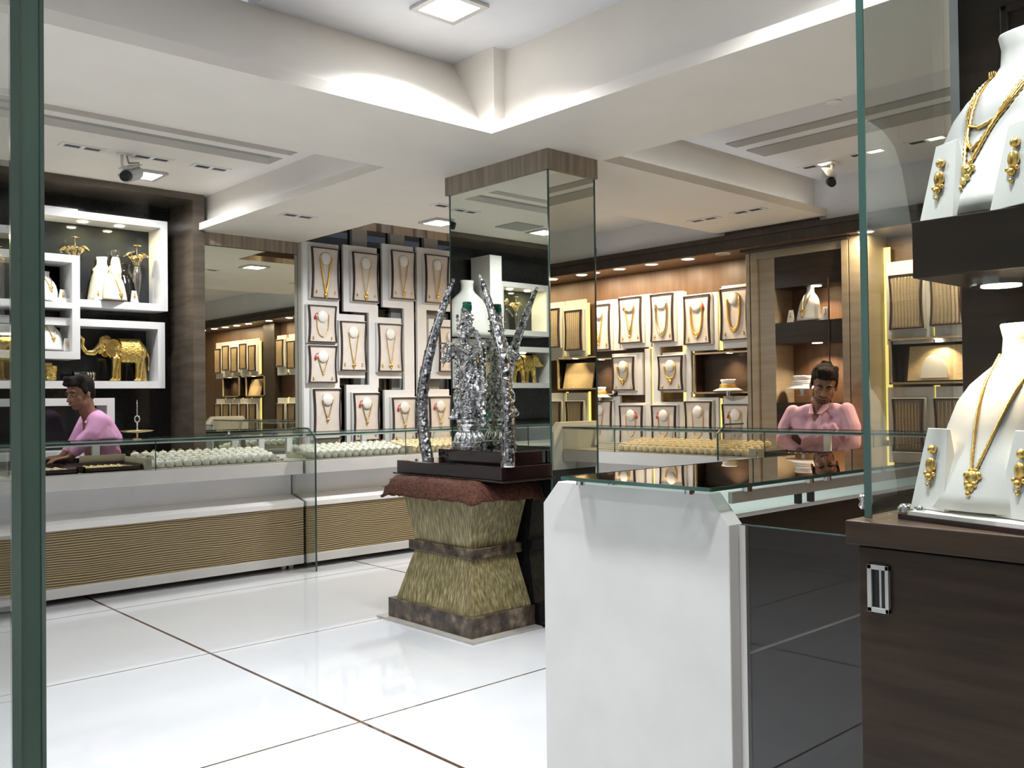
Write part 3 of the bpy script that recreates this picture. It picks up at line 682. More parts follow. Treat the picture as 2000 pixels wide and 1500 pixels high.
for z in (2.11, 1.66):
    MB().lathe([(.04, z-.004), (.04, z)], X0+.12, 3.72, 18).build('spot_lamp', 'lampwarm', t)
    area('shelf_spot_light', (X0+.12, 3.72, z-.008), .06, .06, 5.0, WARM, (0, 0, 0), 120, 'DISK')
MB().tube([(X0+.015, 3.56, 0), (X0+.015, 3.56, 2.15)], .006, 8).build('track_rod', 'trayframe', t)
one('wall_lamp_strip', 'tall yellow glowing strip right of the tower showcase', 'light strip', B(6.79, 6.80, 3.178, 3.228, .9, 2.36), 'lampyel')
# --- bracelet trays further along the right wall (and beyond, seen in the mirrors)
ORD = ['first', 'second', 'third', 'fourth', 'fifth', 'sixth', 'seventh', 'eighth', 'ninth', 'tenth']
def bracelet_tray(yc, z0, w_, h_, n, where, main=True):
    tr = tray((XT-.005, yc, z0), -pi/2, w_, h_, f'grey-lined tray of hanging bracelets, {where}', 'bracelet trays of the right wall', 'traygrey')
    for k in range(n):
        t = bracelet0 if (k == 0 and main == 'first') else copy_tree(bracelet0)
        t['label'] = f'{ORD[k]} bracelet strand from left in the tray {where}'; t['group'] = f'bracelets of the tray {where}'
        x = -w_/2+.03+(w_-.06)*(k+.5)/n
        t.location = (XT-.047, yc-x, z0+.02); t.rotation_euler = (0, 0, -pi/2); t.scale = (1, 1, (h_-.05)/.40)
bracelet0 = thing('bracelet', 'gold bracelet strand', 'bracelet')
mb = MB(); chain(mb, [(0, 0, 0), (.002, 0, .13), (-.002, 0, .27), (0, 0, .40)], .0065, .016); mb.build('links', 'bracelet', bracelet0, smooth=True)
def rb_board(y0, y1, z0, z1, label): one('display_board', label, 'display board', B(XT+.001, XT+.03, y0, y1, z0, z1), 'wall_white', 'white boards of the bracelet wall', bevel=.002)
bracelet_tray(3.03, 1.72, .27, .42, 9, 'left of the glass case shelf', 'first')
bracelet_tray(2.74, 1.73, .25, .42, 7, 'just below the glass case shelf')
bracelet_tray(3.03, .80, .25, .42, 8, 'low beside the green glass corner')
bracelet_tray(2.72, .80, .26, .42, 7, 'low beside the cabinet back edge')
bracelet_tray(2.48, 1.27, .12, .38, 3, 'beside the dark case edge')
rb_board(2.86, 3.20, 1.62, 2.24, 'white board behind the bracelet tray left of the case shelf')
rb_board(2.58, 2.845, 1.62, 2.22, 'white board behind the bracelet tray below the case shelf')
rb_board(2.86, 3.20, .7, 1.30, 'low white board behind the bracelet tray by the glass corner')
rb_board(2.56, 2.845, .7, 1.30, 'low white board behind the bracelet tray by the cabinet')
rb_board(2.36, 2.54, .7, 2.0, 'white upright board beside the dark case edge')
nb3 = niche_box('dark showcase box with a glowing white form before bracelets, right of the glass corner', 2.60, 3.17, 1.32, 1.66)
for y, z0, z1, l_ in ((2.85, .7, 1.31, 'low'), (2.85, 1.67, 2.2, 'high'), (2.55, .7, 1.3, 'low'), (2.55, 1.68, 2.2, 'high')):
    one('led_strip', f'{l_} yellow light strip at the {"left" if y > 2.7 else "right"} side of the bracelet boards', 'light strip', B(6.795, 6.805, y-.02, y+.02, z0, z1), 'lampyel', gl)
for k, y in enumerate((1.85, 1.5, .62, .31, 0, -.31, -.62)):
    wd = ('first', 'second', 'third', 'fourth', 'fifth', 'sixth', 'seventh')[k]
    bracelet_tray(y, 1.72+.04*(k % 2), .25, .42, 7, f'seen in the mirrors, upper {wd}')
    bracelet_tray(y, .80, .25, .42, 7, f'seen in the mirrors, lower {wd}')
    rb_board(y-.15, y+.13, 1.64, 2.24, f'white board seen in the mirrors, upper {wd}'); rb_board(y-.15, y+.13, .7, 1.30, f'white board seen in the mirrors, lower {wd}')
    one('led_strip', f'low yellow light strip seen in the mirrors, {wd}', 'light strip', B(6.79, 6.80, y+.13, y+.155, .7, 1.31), 'lampyel', gl)
    one('led_strip', f'high yellow light strip seen in the mirrors, {wd}', 'light strip', B(6.79, 6.80, y+.13, y+.155, 1.68, 2.2), 'lampyel', gl)
nb4 = niche_box('dark showcase box with lit tray seen in the pillar mirror', .38, 1.0, 1.33, 1.66)
nb5 = niche_box('second dark showcase box seen only in the mirrors', -.45, .15, 1.33, 1.66)
struct('trim_17', B(6.74, 6.9, .95, 1.30, 0, 2.45), 'fascia')
# recessed spot fixtures
for i, (x, y) in enumerate(SPOTS):
    t = thing('recessed_spotlight', ('warm round recessed spotlight above the right wall, ' + (['hidden behind the pillar', 'second hidden behind the pillar', 'nearest the pillar', 'second from the pillar', 'third from the pillar', 'dim one next to the tower showcase', 'right of the tower showcase', 'behind the glass case shelf'][i] if i < 8 else 'seen only in the mirrors')), 'spotlight', (x, y, 2.436), 'warm spotlights above the right wall' if i < 8 else 'mirror-only spotlights of the right wall')
    r_ = MB().lathe([(.062, 2.437), (.066, 2.4445), (.050, 2.4445), (.052, 2.437), (.062, 2.437)], x, y, 24, False).build('rim', 'wall_white', t)
    MB().lathe([(.050, 2.4385), (.050, 2.442)], x, y, 24).build('lamp', 'taupe' if i == 5 else 'lampwarm', t)

# ================================================================== pedestal with the silver idol and tusks
t = thing('pedestal', 'hourglass pedestal of streaky green-beige veneer with dark marble bands, before the mirrored pillar', 'pedestal', (3.27, 4.0, 0))
MB().box(3.0, 3.495, 3.60, 4.46, 0, .012).build('stone_plate', 'stone', t)
MB().box(3.04, 3.495, 3.655, 4.40, .012, .118).build('plinth', 'emperador', t, bevel=.003)
def frustum(x0, x1, y0, y1, z0, X0, X1, Y0, Y1, z1):
    return MB().loft([[(x0, y0, z0), (x1, y0, z0), (x1, y1, z0), (x0, y1, z0)], [(X0, Y0, z1), (X1, Y0, z1), (X1, Y1, z1), (X0, Y1, z1)]])
frustum(3.075, 3.495, 3.69, 4.365, .118, 3.135, 3.46, 3.77, 4.265, .40).build('lower_block', 'grass', t)
MB().box(3.115, 3.475, 3.735, 4.30, .40, .455).build('waist_band', 'emperador', t, bevel=.004)
frustum(3.135, 3.46, 3.77, 4.265, .455, 3.085, 3.495, 3.68, 4.335, .80).build('upper_block', 'grass', t)
# brown fur throw over the pedestal top
def fur():
    mb = MB(); mb.mi = 0; nx, ny = 26, 48
    x0, x1, y0, y1 = 3.015, 3.497, 3.60, 4.43
    rows = []
    for i in range(nx+1):
        row = []
        for j in range(ny+1):
            u = i/nx; v = j/ny; x = x0+(x1-x0)*u; y = y0+(y1-y0)*v
            dx = max(0, 3.075-x)/.06; dy = max(0, 3.675-y, y-4.345)/.075; e = min(1.12, max(dx, dy)+.12*min(dx, dy)); bl = sin(min(1, e)*pi*.8)
            n = mnoise.noise(Vector((x*9, y*9, 1))) ; n3 = mnoise.noise(Vector((x*60, y*60, 3)))
            z = .818-(.092+.022*n)*e**1.6 + .004*n + .006*n3*min(1, e*2)
            row.append(mb.b.verts.new((x+.012*n*e+.008*n3*e-(.016*bl if dx > dy else 0), y+.012*n*e+.008*n3*e-(.016*bl if dy >= dx and y < 4 and dy > 0 else 0), z)))
        rows.append(row)
    for i in range(nx):
        for j in range(ny): mb._f([rows[i][j], rows[i+1][j], rows[i+1][j+1], rows[i][j+1]])
    low = [[mb.b.verts.new(v.co-Vector((0, 0, .012))) for v in r] for r in rows]
    for i in range(nx):
        for j in range(ny): mb._f([low[i][j+1], low[i+1][j+1], low[i+1][j], low[i][j]])
    ed = [(rows[i][0], rows[i+1][0], low[i+1][0], low[i][0]) for i in range(nx)]+[(rows[i+1][ny], rows[i][ny], low[i][ny], low[i+1][ny]) for i in range(nx)]
    ed += [(rows[0][j+1], rows[0][j], low[0][j], low[0][j+1]) for j in range(ny)]+[(rows[nx][j], rows[nx][j+1], low[nx][j+1], low[nx][j]) for j in range(ny)]
    for e in ed: mb._f(list(e))
    for _ in range(9000):                      # hair tufts
        i = random.randrange(nx); j = random.randrange(ny)
        if i > 7 and 6 < j < ny-6: continue
        p = rows[i][j].co + Vector((random.uniform(0, .018), random.uniform(0, .018), 0)); 
        s = Vector((random.uniform(-1, .3), random.uniform(-1, 1)*(.5 if 6 < j < ny-6 else 1)-(1 if j < 6 else 0)*.8+(1 if j > ny-6 else 0)*.8, random.uniform(-.9, .4))).normalized()
        L = random.uniform(.014, .028); w_ = s.orthogonal().normalized()*.0016
        a = mb.b.verts.new(p-w_); b = mb.b.verts.new(p+w_); c = mb.b.verts.new(p+s*L+Vector((0, 0, -.006))); mb._f([a, b, c])
    return mb
one('fur_throw', 'reddish brown fur throw draped over the pedestal top', 'fur throw', fur(), 'fur', smooth=True)
t = thing('idol_plinth', 'stepped dark red-black lacquered plinth on the fur throw', 'plinth', (3.3, 4.0, .81))
MB().box(3.115, 3.497, 3.49, 4.45, .818, .828).build('foot_board', 'lacquer', t, bevel=.002)
MB().box(3.13, 3.497, 3.51, 4.43, .828, .898).build('lower_step', 'lacquer', t, bevel=.004)
MB().box(3.235, 3.497, 3.56, 4.17, .898, .968).build('upper_step', 'lacquer', t, bevel=.004)
def tusk(name, label, pix, rads, xp, bz):
    t = thing(name, label, 'tusk', (xp, AX(*pix[0], xp).y, bz))
    P = [AX(px, py, xp) for px, py in pix]; P[0].z = bz
    pts = []; rr = []
    N = 22                                    # Catmull-Rom through the points
    for i in range(len(P)-1):
        p0 = P[max(i-1, 0)]; p1 = P[i]; p2 = P[i+1]; p3 = P[min(i+2, len(P)-1)]
        for k in range(N):
            u = k/N; q = .5*((2*p1)+(p2-p0)*u+(2*p0-5*p1+4*p2-p3)*u*u+(-p0+3*p1-3*p2+p3)*u**3)
            pts.append(q); rr.append(rads[i]*(1-u)+rads[i+1]*u)
    pts.append(P[-1]); rr.append(rads[-1])
    mb = MB(); mb.tube(pts, rr, 40)
    vs = list(mb.b.verts); nn = 40
    for idx, v in enumerate(vs):
        i = min(idx//nn, len(pts)-1); a = idx % nn; c = pts[i]; d = v.co-c; ln = d.length or 1
        s = i/len(pts)
        h = mnoise.noise(Vector((cos(a/nn*2*pi)*2.2, sin(a/nn*2*pi)*2.2, s*48))); h2 = mnoise.noise(Vector((cos(a/nn*2*pi)*5, sin(a/nn*2*pi)*5, s*150)))
        v.co = c+d*(1+.16*h+.12*h2)
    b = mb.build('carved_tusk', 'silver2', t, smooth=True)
    z0 = bz; m2 = MB()
    m2.lathe([(rads[0]*1.05, z0), (rads[0]*1.10, z0+.006), (rads[0]*1.06, z0+.022), (rads[0]*.95, z0+.024)], P[0].x, P[0].y, 32); m2.build('base_collar', 'silver3', t, smooth=False)
    m3 = MB(); m3.tube([p+Vector((-r*1.0, -r*.35, 0)) for p, r in zip(pts[8:-18:3], rr[8:-18:3])], .0028, 8); m3.build('edge_rib', 'silver3', t, smooth=True)
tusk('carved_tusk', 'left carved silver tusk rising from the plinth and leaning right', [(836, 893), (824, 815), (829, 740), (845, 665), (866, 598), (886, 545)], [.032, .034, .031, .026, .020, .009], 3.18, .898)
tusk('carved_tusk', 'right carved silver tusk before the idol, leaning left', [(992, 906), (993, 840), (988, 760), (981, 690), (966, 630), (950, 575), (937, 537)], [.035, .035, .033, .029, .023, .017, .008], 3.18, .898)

# the standing silver idol with flute
def idol():
    cx, cy, z0 = 3.385, AX(917, 870, 3.385).y, .968
    t = thing('silver_idol', 'ornate silver idol of a flute player in a tall green-topped crown on lotus base', 'statue', (cx, cy, z0))
    # faces -x (towards the viewer's left): side axis = y
    def W(s, f, z): return (cx-f*1.1, cy-s*1.3, z0+z)        # s: to the viewer's right, f: forward, z: up
    mb = MB(); mb.lathe([(.103, z0), (.105, z0+.010), (.098, z0+.014), (.098, z0+.030), (.104, z0+.034), (.092, z0+.042)], cx, cy, 40); mb.build('base_disc', 'silver', t)
    mb = MB(); mb.lathe([(.085, z0+.04), (.062, z0+.075), (.055, z0+.10), (.062, z0+.112), (.066, z0+.125)], cx, cy, 32)
    mb.build('lotus_core', 'silver3', t, smooth=True)
    n = 14
    for k in range(n):
        a = 2*pi*k/n; R_ = Matrix.Rotation(a, 3, 'Z') @ Matrix.Rotation(radians(-24), 3, 'Y')
        p = MB(); p.ball((cx+.078*cos(a), cy+.078*sin(a), z0+.066), (.010, .017, .034), 10, 8, R_); p.build('lotus_petal', 'silver3', t, smooth=True)
    mb = MB(); mb.lathe([(.068, z0+.118), (.072, z0+.13), (.066, z0+.138), (.074, z0+.15), (.070, z0+.165), (.060, z0+.168)], cx, cy, 36); mb.build('upper_base', 'silver', t)
    b = MB(); rnd = random.Random(3)
    g = .165
    # legs: standing leg and crossed leg
    b.caps([W(.012, .0, g+.02), W(.016, .0, g+.13), W(.010, 0, g+.24)], [.021, .026, .036])
    b.caps([W(-.048, .02, g+.012), W(-.036, .022, g+.10), W(-.006, .015, g+.15), W(-.010, 0, g+.24)], [.016, .020, .027, .036])
    b.caps([W(.012, .0, g+.012), W(.010, .035, g+.008)], [.018, .011]); b.caps([W(-.05, .02, g+.012), W(-.058, .045, g+.008)], [.014, .010])
    b.caps([W(0, 0, g+.24), W(.004, 0, g+.30), W(-.002, .004, g+.35), W(-.006, .006, g+.395)], [.046, .034, .040, .043])
    b.caps([W(.046, 0, g+.405), W(-.050, .01, g+.405)], [.024, .024])
    b.caps([W(-.006, .004, g+.42), W(-.008, .008, g+.455)], [.018, .017])
    b.ball(W(-.010, .012, g+.487), (.030, .027, .038), 16, 12)
    b.ball(W(-.012, .042, g+.480), (.008, .006, .009), 8, 6)
    b.caps([W(-.050, .01, g+.405), W(-.078, .035, g+.345), W(-.050, .055, g+.415)], [.020, .016, .012])
    b.caps([W(.046, 0, g+.405), W(.060, .045, g+.36), W(-.018, .062, g+.425)], [.020, .016, .012])
    b.caps([W(-.055, .055, g+.418), W(-.064, .056, g+.43)], [.012, .009]); b.caps([W(-.018, .062, g+.425), W(-.028, .062, g+.436)], [.012, .009])
    b.caps([W(0, 0, g+.02), W(0, 0, g+.16), W(0, 0, g+.27), W(0, 0, g+.40)], [.040, .046, .044, .040])
    # crown
    b.caps([W(-.010, .004, g+.51), W(-.010, .003, g+.545), W(-.009, .003, g+.585), W(-.008, .003, g+.63)], [.034, .031, .026, .024])
    # hair locks, sash, flared skirt folds and garlands
    for k in range(13):
        u = k/12; b.ball(W(.026+.016*sin(u*7), -.012, g+.50-.24*u), .016-.004*u, 8, 6)
        b.ball(W(-.044+.008*sin(u*9), -.010, g+.46-.12*u), .012, 8, 6)
    for s in (-1, 1):
        for k in range(16): u = k/15; b.ball(W(s*(.040+.030*u+.010*sin(u*14)), .004, g+.27-.24*u), .013+.007*rnd.random(), 8, 6)
    for k in range(30):
        u = k/29*pi; b.ball(W(.052*cos(u)-.002, .046*sin(u)*.9+.004, g+.40-.24*sin(u)), .0085, 8, 6)
        b.ball(W(.036*cos(u)-.004, .042*sin(u)*.9+.006, g+.41-.12*sin(u)), .006, 8, 6)
    for k in range(70):
        a = rnd.random()*2*pi; z = rnd.random(); r = .040+.020*(1-z)
        b.ball(W(r*cos(a), r*.8*sin(a), g+.04+.24*z), .007+.007*rnd.random(), 6, 5)
    for k in range(26):
        a = rnd.random()*2*pi; b.ball(W(.034*cos(a)-.01, .03*sin(a)+.004, g+.51+.10*rnd.random()), .005+.004*rnd.random(), 6, 5)
    
    for v in b.b.verts: v.co.x = cx+(v.co.x-cx)*1.2; v.co.y = cy+(v.co.y-cy)*1.32
    b.build('figure', 'silver', t, remesh=.0038)
    # leafy support post behind the shoulder
    b = MB()
    b.caps([W(.062, -.012, g-.03), W(.066, -.012, g+.14), W(.060, -.012, g+.30), W(.050, -.012, g+.44)], [.017, .014, .015, .011])
    for k in range(44): u = k/43; b.ball(W(.062+.014*cos(k*2.2), -.012+.014*sin(k*2.2), g-.02+.46*u), .0075, 6, 5)
    
    for v in b.b.verts: v.co.y = cy+(v.co.y-cy)*1.3
    b.build('leafy_post', 'silver', t, remesh=.0038)
    f = MB(); f.tube([W(.02, .075, g+.428), W(-.135, .070, g+.445)], .005, 12); f.build('flute', 'silver3', t, smooth=True)
    pf = MB()
    for k in range(9): pf.ball(W(-.118-.012*sin(k*1.3), .055, g+.38+.012*k-.05), .011, 8, 6)
    pf.build('flower_spray', 'silver', t, remesh=.0035)
    cr = MB(); cr.lathe([(.025, z0+g+.625), (.028, z0+g+.632), (.028, z0+g+.655), (.025, z0+g+.662), (.027, z0+g+.668), (.024, z0+g+.676)], cx+.0, cy+.008, 28)
    cr.build('crown_band', 'green', t, smooth=False)
    cr = MB(); cr.lathe([(.031, z0+g+.55), (.034, z0+g+.558), (.030, z0+g+.566)], cx, cy+.01, 28); cr.lathe([(.028, z0+g+.59), (.031, z0+g+.598), (.027, z0+g+.606)], cx, cy+.009, 28)
    cr.build('crown_ring', 'silver3', t)
idol()

# ================================================================== niche boxes of the black wall
gn = 'white niche boxes on the black wall'
def nbox(label, x0, x1, z0, z1, yf=7.15, fr=.055, mids=(), name='display_niche', gr=gn):
    t = thing(name, label, 'wall niche', ((x0+x1)/2, yf, z0), gr)
    m_ = MB().box(x0, x1, yf, 7.40, z0, z0+fr).box(x0, x1, yf, 7.40, z1-fr, z1).box(x0, x0+fr, yf, 7.40, z0+fr, z1-fr).box(x1-fr, x1, yf, 7.40, z0+fr, z1-fr)
    m_.build('frame', 'wall_white', t)
    for z in mids: B(x0+fr, x1-fr, yf, 7.40, z-.022, z+.022).build('shelf', 'wall_white', t)
    MB().box(x0+fr, x1-fr, 7.392, 7.40, z0+fr, z1-fr).build('back_mirror', 'backnic', t)
    return t
M['backnic'] = mat('black_mirror_back', (.045, .05, .055), .04, .5)
def nspot(t, x, y, z, p=1.6, c=YEL):
    MB().lathe([(.036, z-.003), (.036, z)], x, y, 20).build('spot_lamp', 'lampwarm', t)
    area('niche_spot_light', (x, y, z-.006), .06, .06, p, c, (0, 0, 0), 180, 'DISK')
bxA = nbox('large upper white niche box with bust and metal flowers', 1.90, 2.88, 1.967, 2.674)
for x in (2.28, 2.55): nspot(bxA, x, 7.26, 2.617, 2.2)
bxB = nbox('white double niche box with two necklace busts, left', 1.62, 2.21, 1.575, 2.335, 7.10, .055, (1.965,))
bxC = nbox('white niche box holding the golden elephant', 1.55, 2.855, 1.362, 1.878)
nbox('low white niche box behind the left salesman', 1.30, 2.47, .85, 1.29)
one('wall_bracket', 'thin white ledge on top of the large upper niche box', 'ledge', B(1.93, 2.22, 7.17, 7.39, 2.675, 2.69), 'wall_white')
# the part of the wall seen only in the pillar mirror
n1 = nbox('white niche box with lit yellow side, seen in the pillar mirror', -.12, .62, 1.92, 2.48)
for x in (.12, .38): nspot(n1, x, 7.26, 2.42, 2.2)
n2 = nbox('white niche box with gold elephant, seen in the pillar mirror', -.18, .50, 1.36, 1.80); nspot(n2, .2, 7.26, 1.74, 1.2)
n3 = nbox('wide white niche box with figurines, seen in the pillar mirror', .56, 1.22, 1.36, 1.86); nspot(n3, .9, 7.26, 1.80, 1.2)
one('square_column', 'pale grey square column seen only in the pillar mirror', 'column', B(.68, .84, 7.05, 7.35, 1.87, 2.72), 'wall_white')

# ------------------------------------------------------------------ necklace busts
def bust(label, loc, rz, s, group=None, base=True, m_='bustwhite', chainspec=None, clabel=None, two=False, lean=.20, mat_chain='gold', deep=1.0, strands=1, wide=1.0):
    """white necklace display bust, front towards local -y, height s"""
    t = thing('necklace_bust', label, 'display bust', (0, 0, 0), group)
    # (height, half width, front y, back y)
    prof = [(.02, .40, -.30, .10), (.10, .395, -.285, .09), (.25, .375, -.25, .08), (.42, .35, -.205, .07), (.55, .315, -.165, .065), (.64, .26, -.13, .06), (.70, .195, -.10, .06), (.75, .135, -.075, .065), (.80, .105, -.062, .07), (.88, .100, -.055, .075), (.945, .115, -.060, .082), (.955, .110, -.056, .078), (.935, .07, -.03, .05)]
    prof = [(z, w_*(wide if z < .7 else 1), -.06+(yf+.06)*deep if yf < -.06 else yf, yb) for z, w_, yf, yb in prof]
    n = 36; rings = []
    for z, w_, yf, yb in prof:
        ring = []
        for k in range(n):
            a = 2*pi*k/n; cx = w_*s*cos(a); sy = sin(a); e = 1.0
            cy_ = (yf if sy < 0 else yb)*s*abs(sy)**.8
            ring.append((cx*(abs(cos(a))**-.12 if abs(cos(a)) > .2 else 1.0), cy_+lean*s*0, z*s))
        rings.append(ring)
    mb = MB(); mb.loft(rings); mb.build('bust_form', m_, t, smooth=True)
    if base: MB().box(-.52*s, .52*s, -.36*s, .16*s, 0, .02*s).build('base_board', 'trayframe', t, bevel=.002)
    place(t, loc, rz)
    def yfront(x, z):
        for (z0, w0, f0, _), (z1, w1, f1, _) in zip(prof, prof[1:]):
            if z0 <= z/s <= z1: u = (z/s-z0)/(z1-z0); w_ = (w0*(1-u)+w1*u)*s; f = (f0*(1-u)+f1*u)*s; break
        else: w_ = .1*s; f = -.06*s
        q = max(0, 1-(x/w_)**2); return f*q**.4
    if chainspec:
        L, br, pend, topw, zt = chainspec
        c = thing('necklace', clabel, 'necklace', (0, 0, 0), 'necklaces worn by the busts')
        mb = MB(); N = 28
        for st in range(strands):
            pts = []
            for k in range(N+1):
                u = k/N*2-1; x = (topw+.012*st)*s*(abs(u)**(.85-.25*st))*(1 if u > 0 else -1); z = (zt-(L-.11*st)*(1-abs(u)))*s
                pts.append((x, yfront(x, z)-br*1.1, z))
            chain(mb, pts, br, br*2.6, 8)
        mb.build('chain', mat_chain, c, smooth=True)
        zb = (zt-L)*s; yb = yfront(0, zb)-br*1.2
        p = MB()
        for j, (dx, dz, r) in enumerate(((0, .0, 1), (-.8, .35, .55), (.8, .35, .55), (-.5, -.8, .45), (.5, -.8, .45), (0, -1.3, .6), (0, -2.1, .35), (-.35, .9, .4), (.35, .9, .4))):
            p.ball((dx*pend, yfront(0, zb+dz*pend)-br, zb+dz*pend), (r*pend, r*pend*.5, r*pend), 12, 8)
        p.build('pendant', 'goldleaf' if pend > .012 else 'gold', c, smooth=True)
        place(c, loc, rz)
    return t
def ear_stand(label, loc, rz, s, group='small earring stands beside the busts', m_='bustwhite'):
    t = thing('earring_stand', label, 'earring stand', (0, 0, 0), group)
    MB().loft([[(-.30*s, -.2*s, 0), (.30*s, -.2*s, 0), (.30*s, .1*s, 0), (-.30*s, .1*s, 0)], [(-.18*s, -.02*s, s), (.18*s, -.02*s, s), (.18*s, .02*s, s), (-.18*s, .02*s, s)]]).build('stand', m_, t, bevel=.001)
    p = MB(); p.ball((0, -.10*s, .74*s), s*.06, 8, 6); p.ball((0, -.13*s, .55*s), (s*.09, s*.04, s*.10), 8, 6); p.ball((0, -.16*s, .40*s), s*.05, 8, 6); p.ball((-.07*s, -.15*s, .44*s), s*.03, 6, 5); p.ball((.07*s, -.15*s, .44*s), s*.03, 6, 5); p.ball((0, -.17*s, .30*s), s*.03, 6, 5)
    p.build('earring', 'gold', t, smooth=True); place(t, loc, rz)
def PY(px, y): return AY(px, 600, y).x
zA = 1.967+.055
gB = 'necklace busts in the niche boxes'
bust('ivory bust turned left in the large upper niche box', (PY(199, 7.33), 7.33, zA), radians(-50), .37, gB, False, 'bustcream', wide=.62)
bust('tall ivory bust with long gold chain in the large upper niche box', (PY(222, 7.24), 7.24, zA), radians(22), .29, gB, True, 'bustcream', (.62, .0045, .014, .115, .80), 'long slim gold necklace on the ivory bust of the upper niche box', wide=.85)
bust('black bust in the large upper niche box behind the ivory busts', (PY(246, 7.33), 7.33, zA), radians(10), .33, gB, False, 'blackgloss', wide=.6)
one('crystal_ball', 'clear crystal ball above the ivory busts in the upper niche box', 'crystal ball', MB().ball((PY(226, 7.34), 7.34, 2.415), .034, 24, 16), 'crystal', smooth=True)
one('crystal_stand', 'round ivory stand carrying the crystal ball', 'stand', MB().lathe([(.06, zA), (.05, 2.25), (.032, 2.36), (.025, 2.383)], PY(226, 7.34), 7.34, 24), 'bustcream', smooth=True)
ear_stand('small earring stand left of the ivory busts, upper niche box', (PY(191, 7.2), 7.20, zA), 0, .095)
ear_stand('small earring stand right of the ivory busts, upper niche box', (PY(262, 7.2), 7.20, zA), 0, .095)
zB = 1.575+.055
bust('white bust with broad gold pendant collar in the top of the double niche box', (PY(90, 7.22), 7.22, 1.987), radians(25), .24, gB, True, 'bustwhite', (.34, .004, .014, .13, .78), 'gold collar with hanging drops on the bust of the top left compartment')
bust('white bust with V necklace in the bottom of the double niche box', (PY(96, 7.22), 7.22, zB), radians(15), .25, gB, True, 'bustwhite', (.40, .0035, .012, .15, .78), 'gold V necklace with drop on the bust of the lower left compartment')
ear_stand('small earring stand in the top compartment of the double niche box', (PY(122, 7.18), 7.18, 1.987), .2, .10)
ear_stand('small earring stand in the lower compartment of the double niche box', (PY(130, 7.18), 7.18, zB), .2, .10)
def flowers(label, x, y, z, s, seed):
    rnd = random.Random(seed); t = thing('metal_flower_vase', label, 'vase', (x, y, z))
    MB().lathe([(.028, z), (.032, z+.004), (.010, z+.02), (.013, z+.06), (.027, z+.15*s), (.033, z+.23*s), (.024, z+.27*s), (.022, z+.275*s), (.029, z+.285*s)], x, y, 20).build('vase', 'pewter', t, smooth=True)
    zt = z+.28*s
    for k in range(9):
        a = k*2.4; tilt = 0 if k == 0 else .35+.5*rnd.random(); L = .17 if k == 0 else .10+.03*rnd.random()
        d = Vector((sin(tilt)*cos(a), sin(tilt)*sin(a)*.6, cos(tilt))); h = Vector((x, y, zt))+d*L
        f = MB(); f.tube([(x, y, zt-.03), tuple(Vector((x, y, zt))+d*L*.5+Vector((0, 0, .006))), tuple(h)], .0022, 6)
        st = f.build('stem', 'lightgold', t, smooth=True)
        f = MB(); q = d.orthogonal().normalized(); r2 = d.cross(q); n = 16; rr = .030
        rings = [[tuple(h+d*dz+(q*cos(2*pi*i/n)+r2*sin(2*pi*i/n))*rr*e*(1+.12*(i % 2))) for i in range(n)] for dz, e in ((-.006, .2), (-.002, .7), (.004, 1), (.006, .98), (.002, .55), (.006, .3), (.011, .15))]
        f.loft(rings); sub(st, 'flower_head', f, 'lightgold', smooth=False)
M['pewter'] = mat('pewter', (.25, .24, .22), .25, .9)
flowers('pewter vase with gold metal flowers at the right of the upper niche box', PY(268, 7.25), 7.25, zA, 1.0, 1)
flowers('vase with gold metal flowers rising behind the double niche box', PY(147, 7.28), 7.28, zA+.02, 1.0, 2)
flowers('vase with gold metal flowers seen in the pillar mirror', .28, 7.27, 1.975, .7, 5)
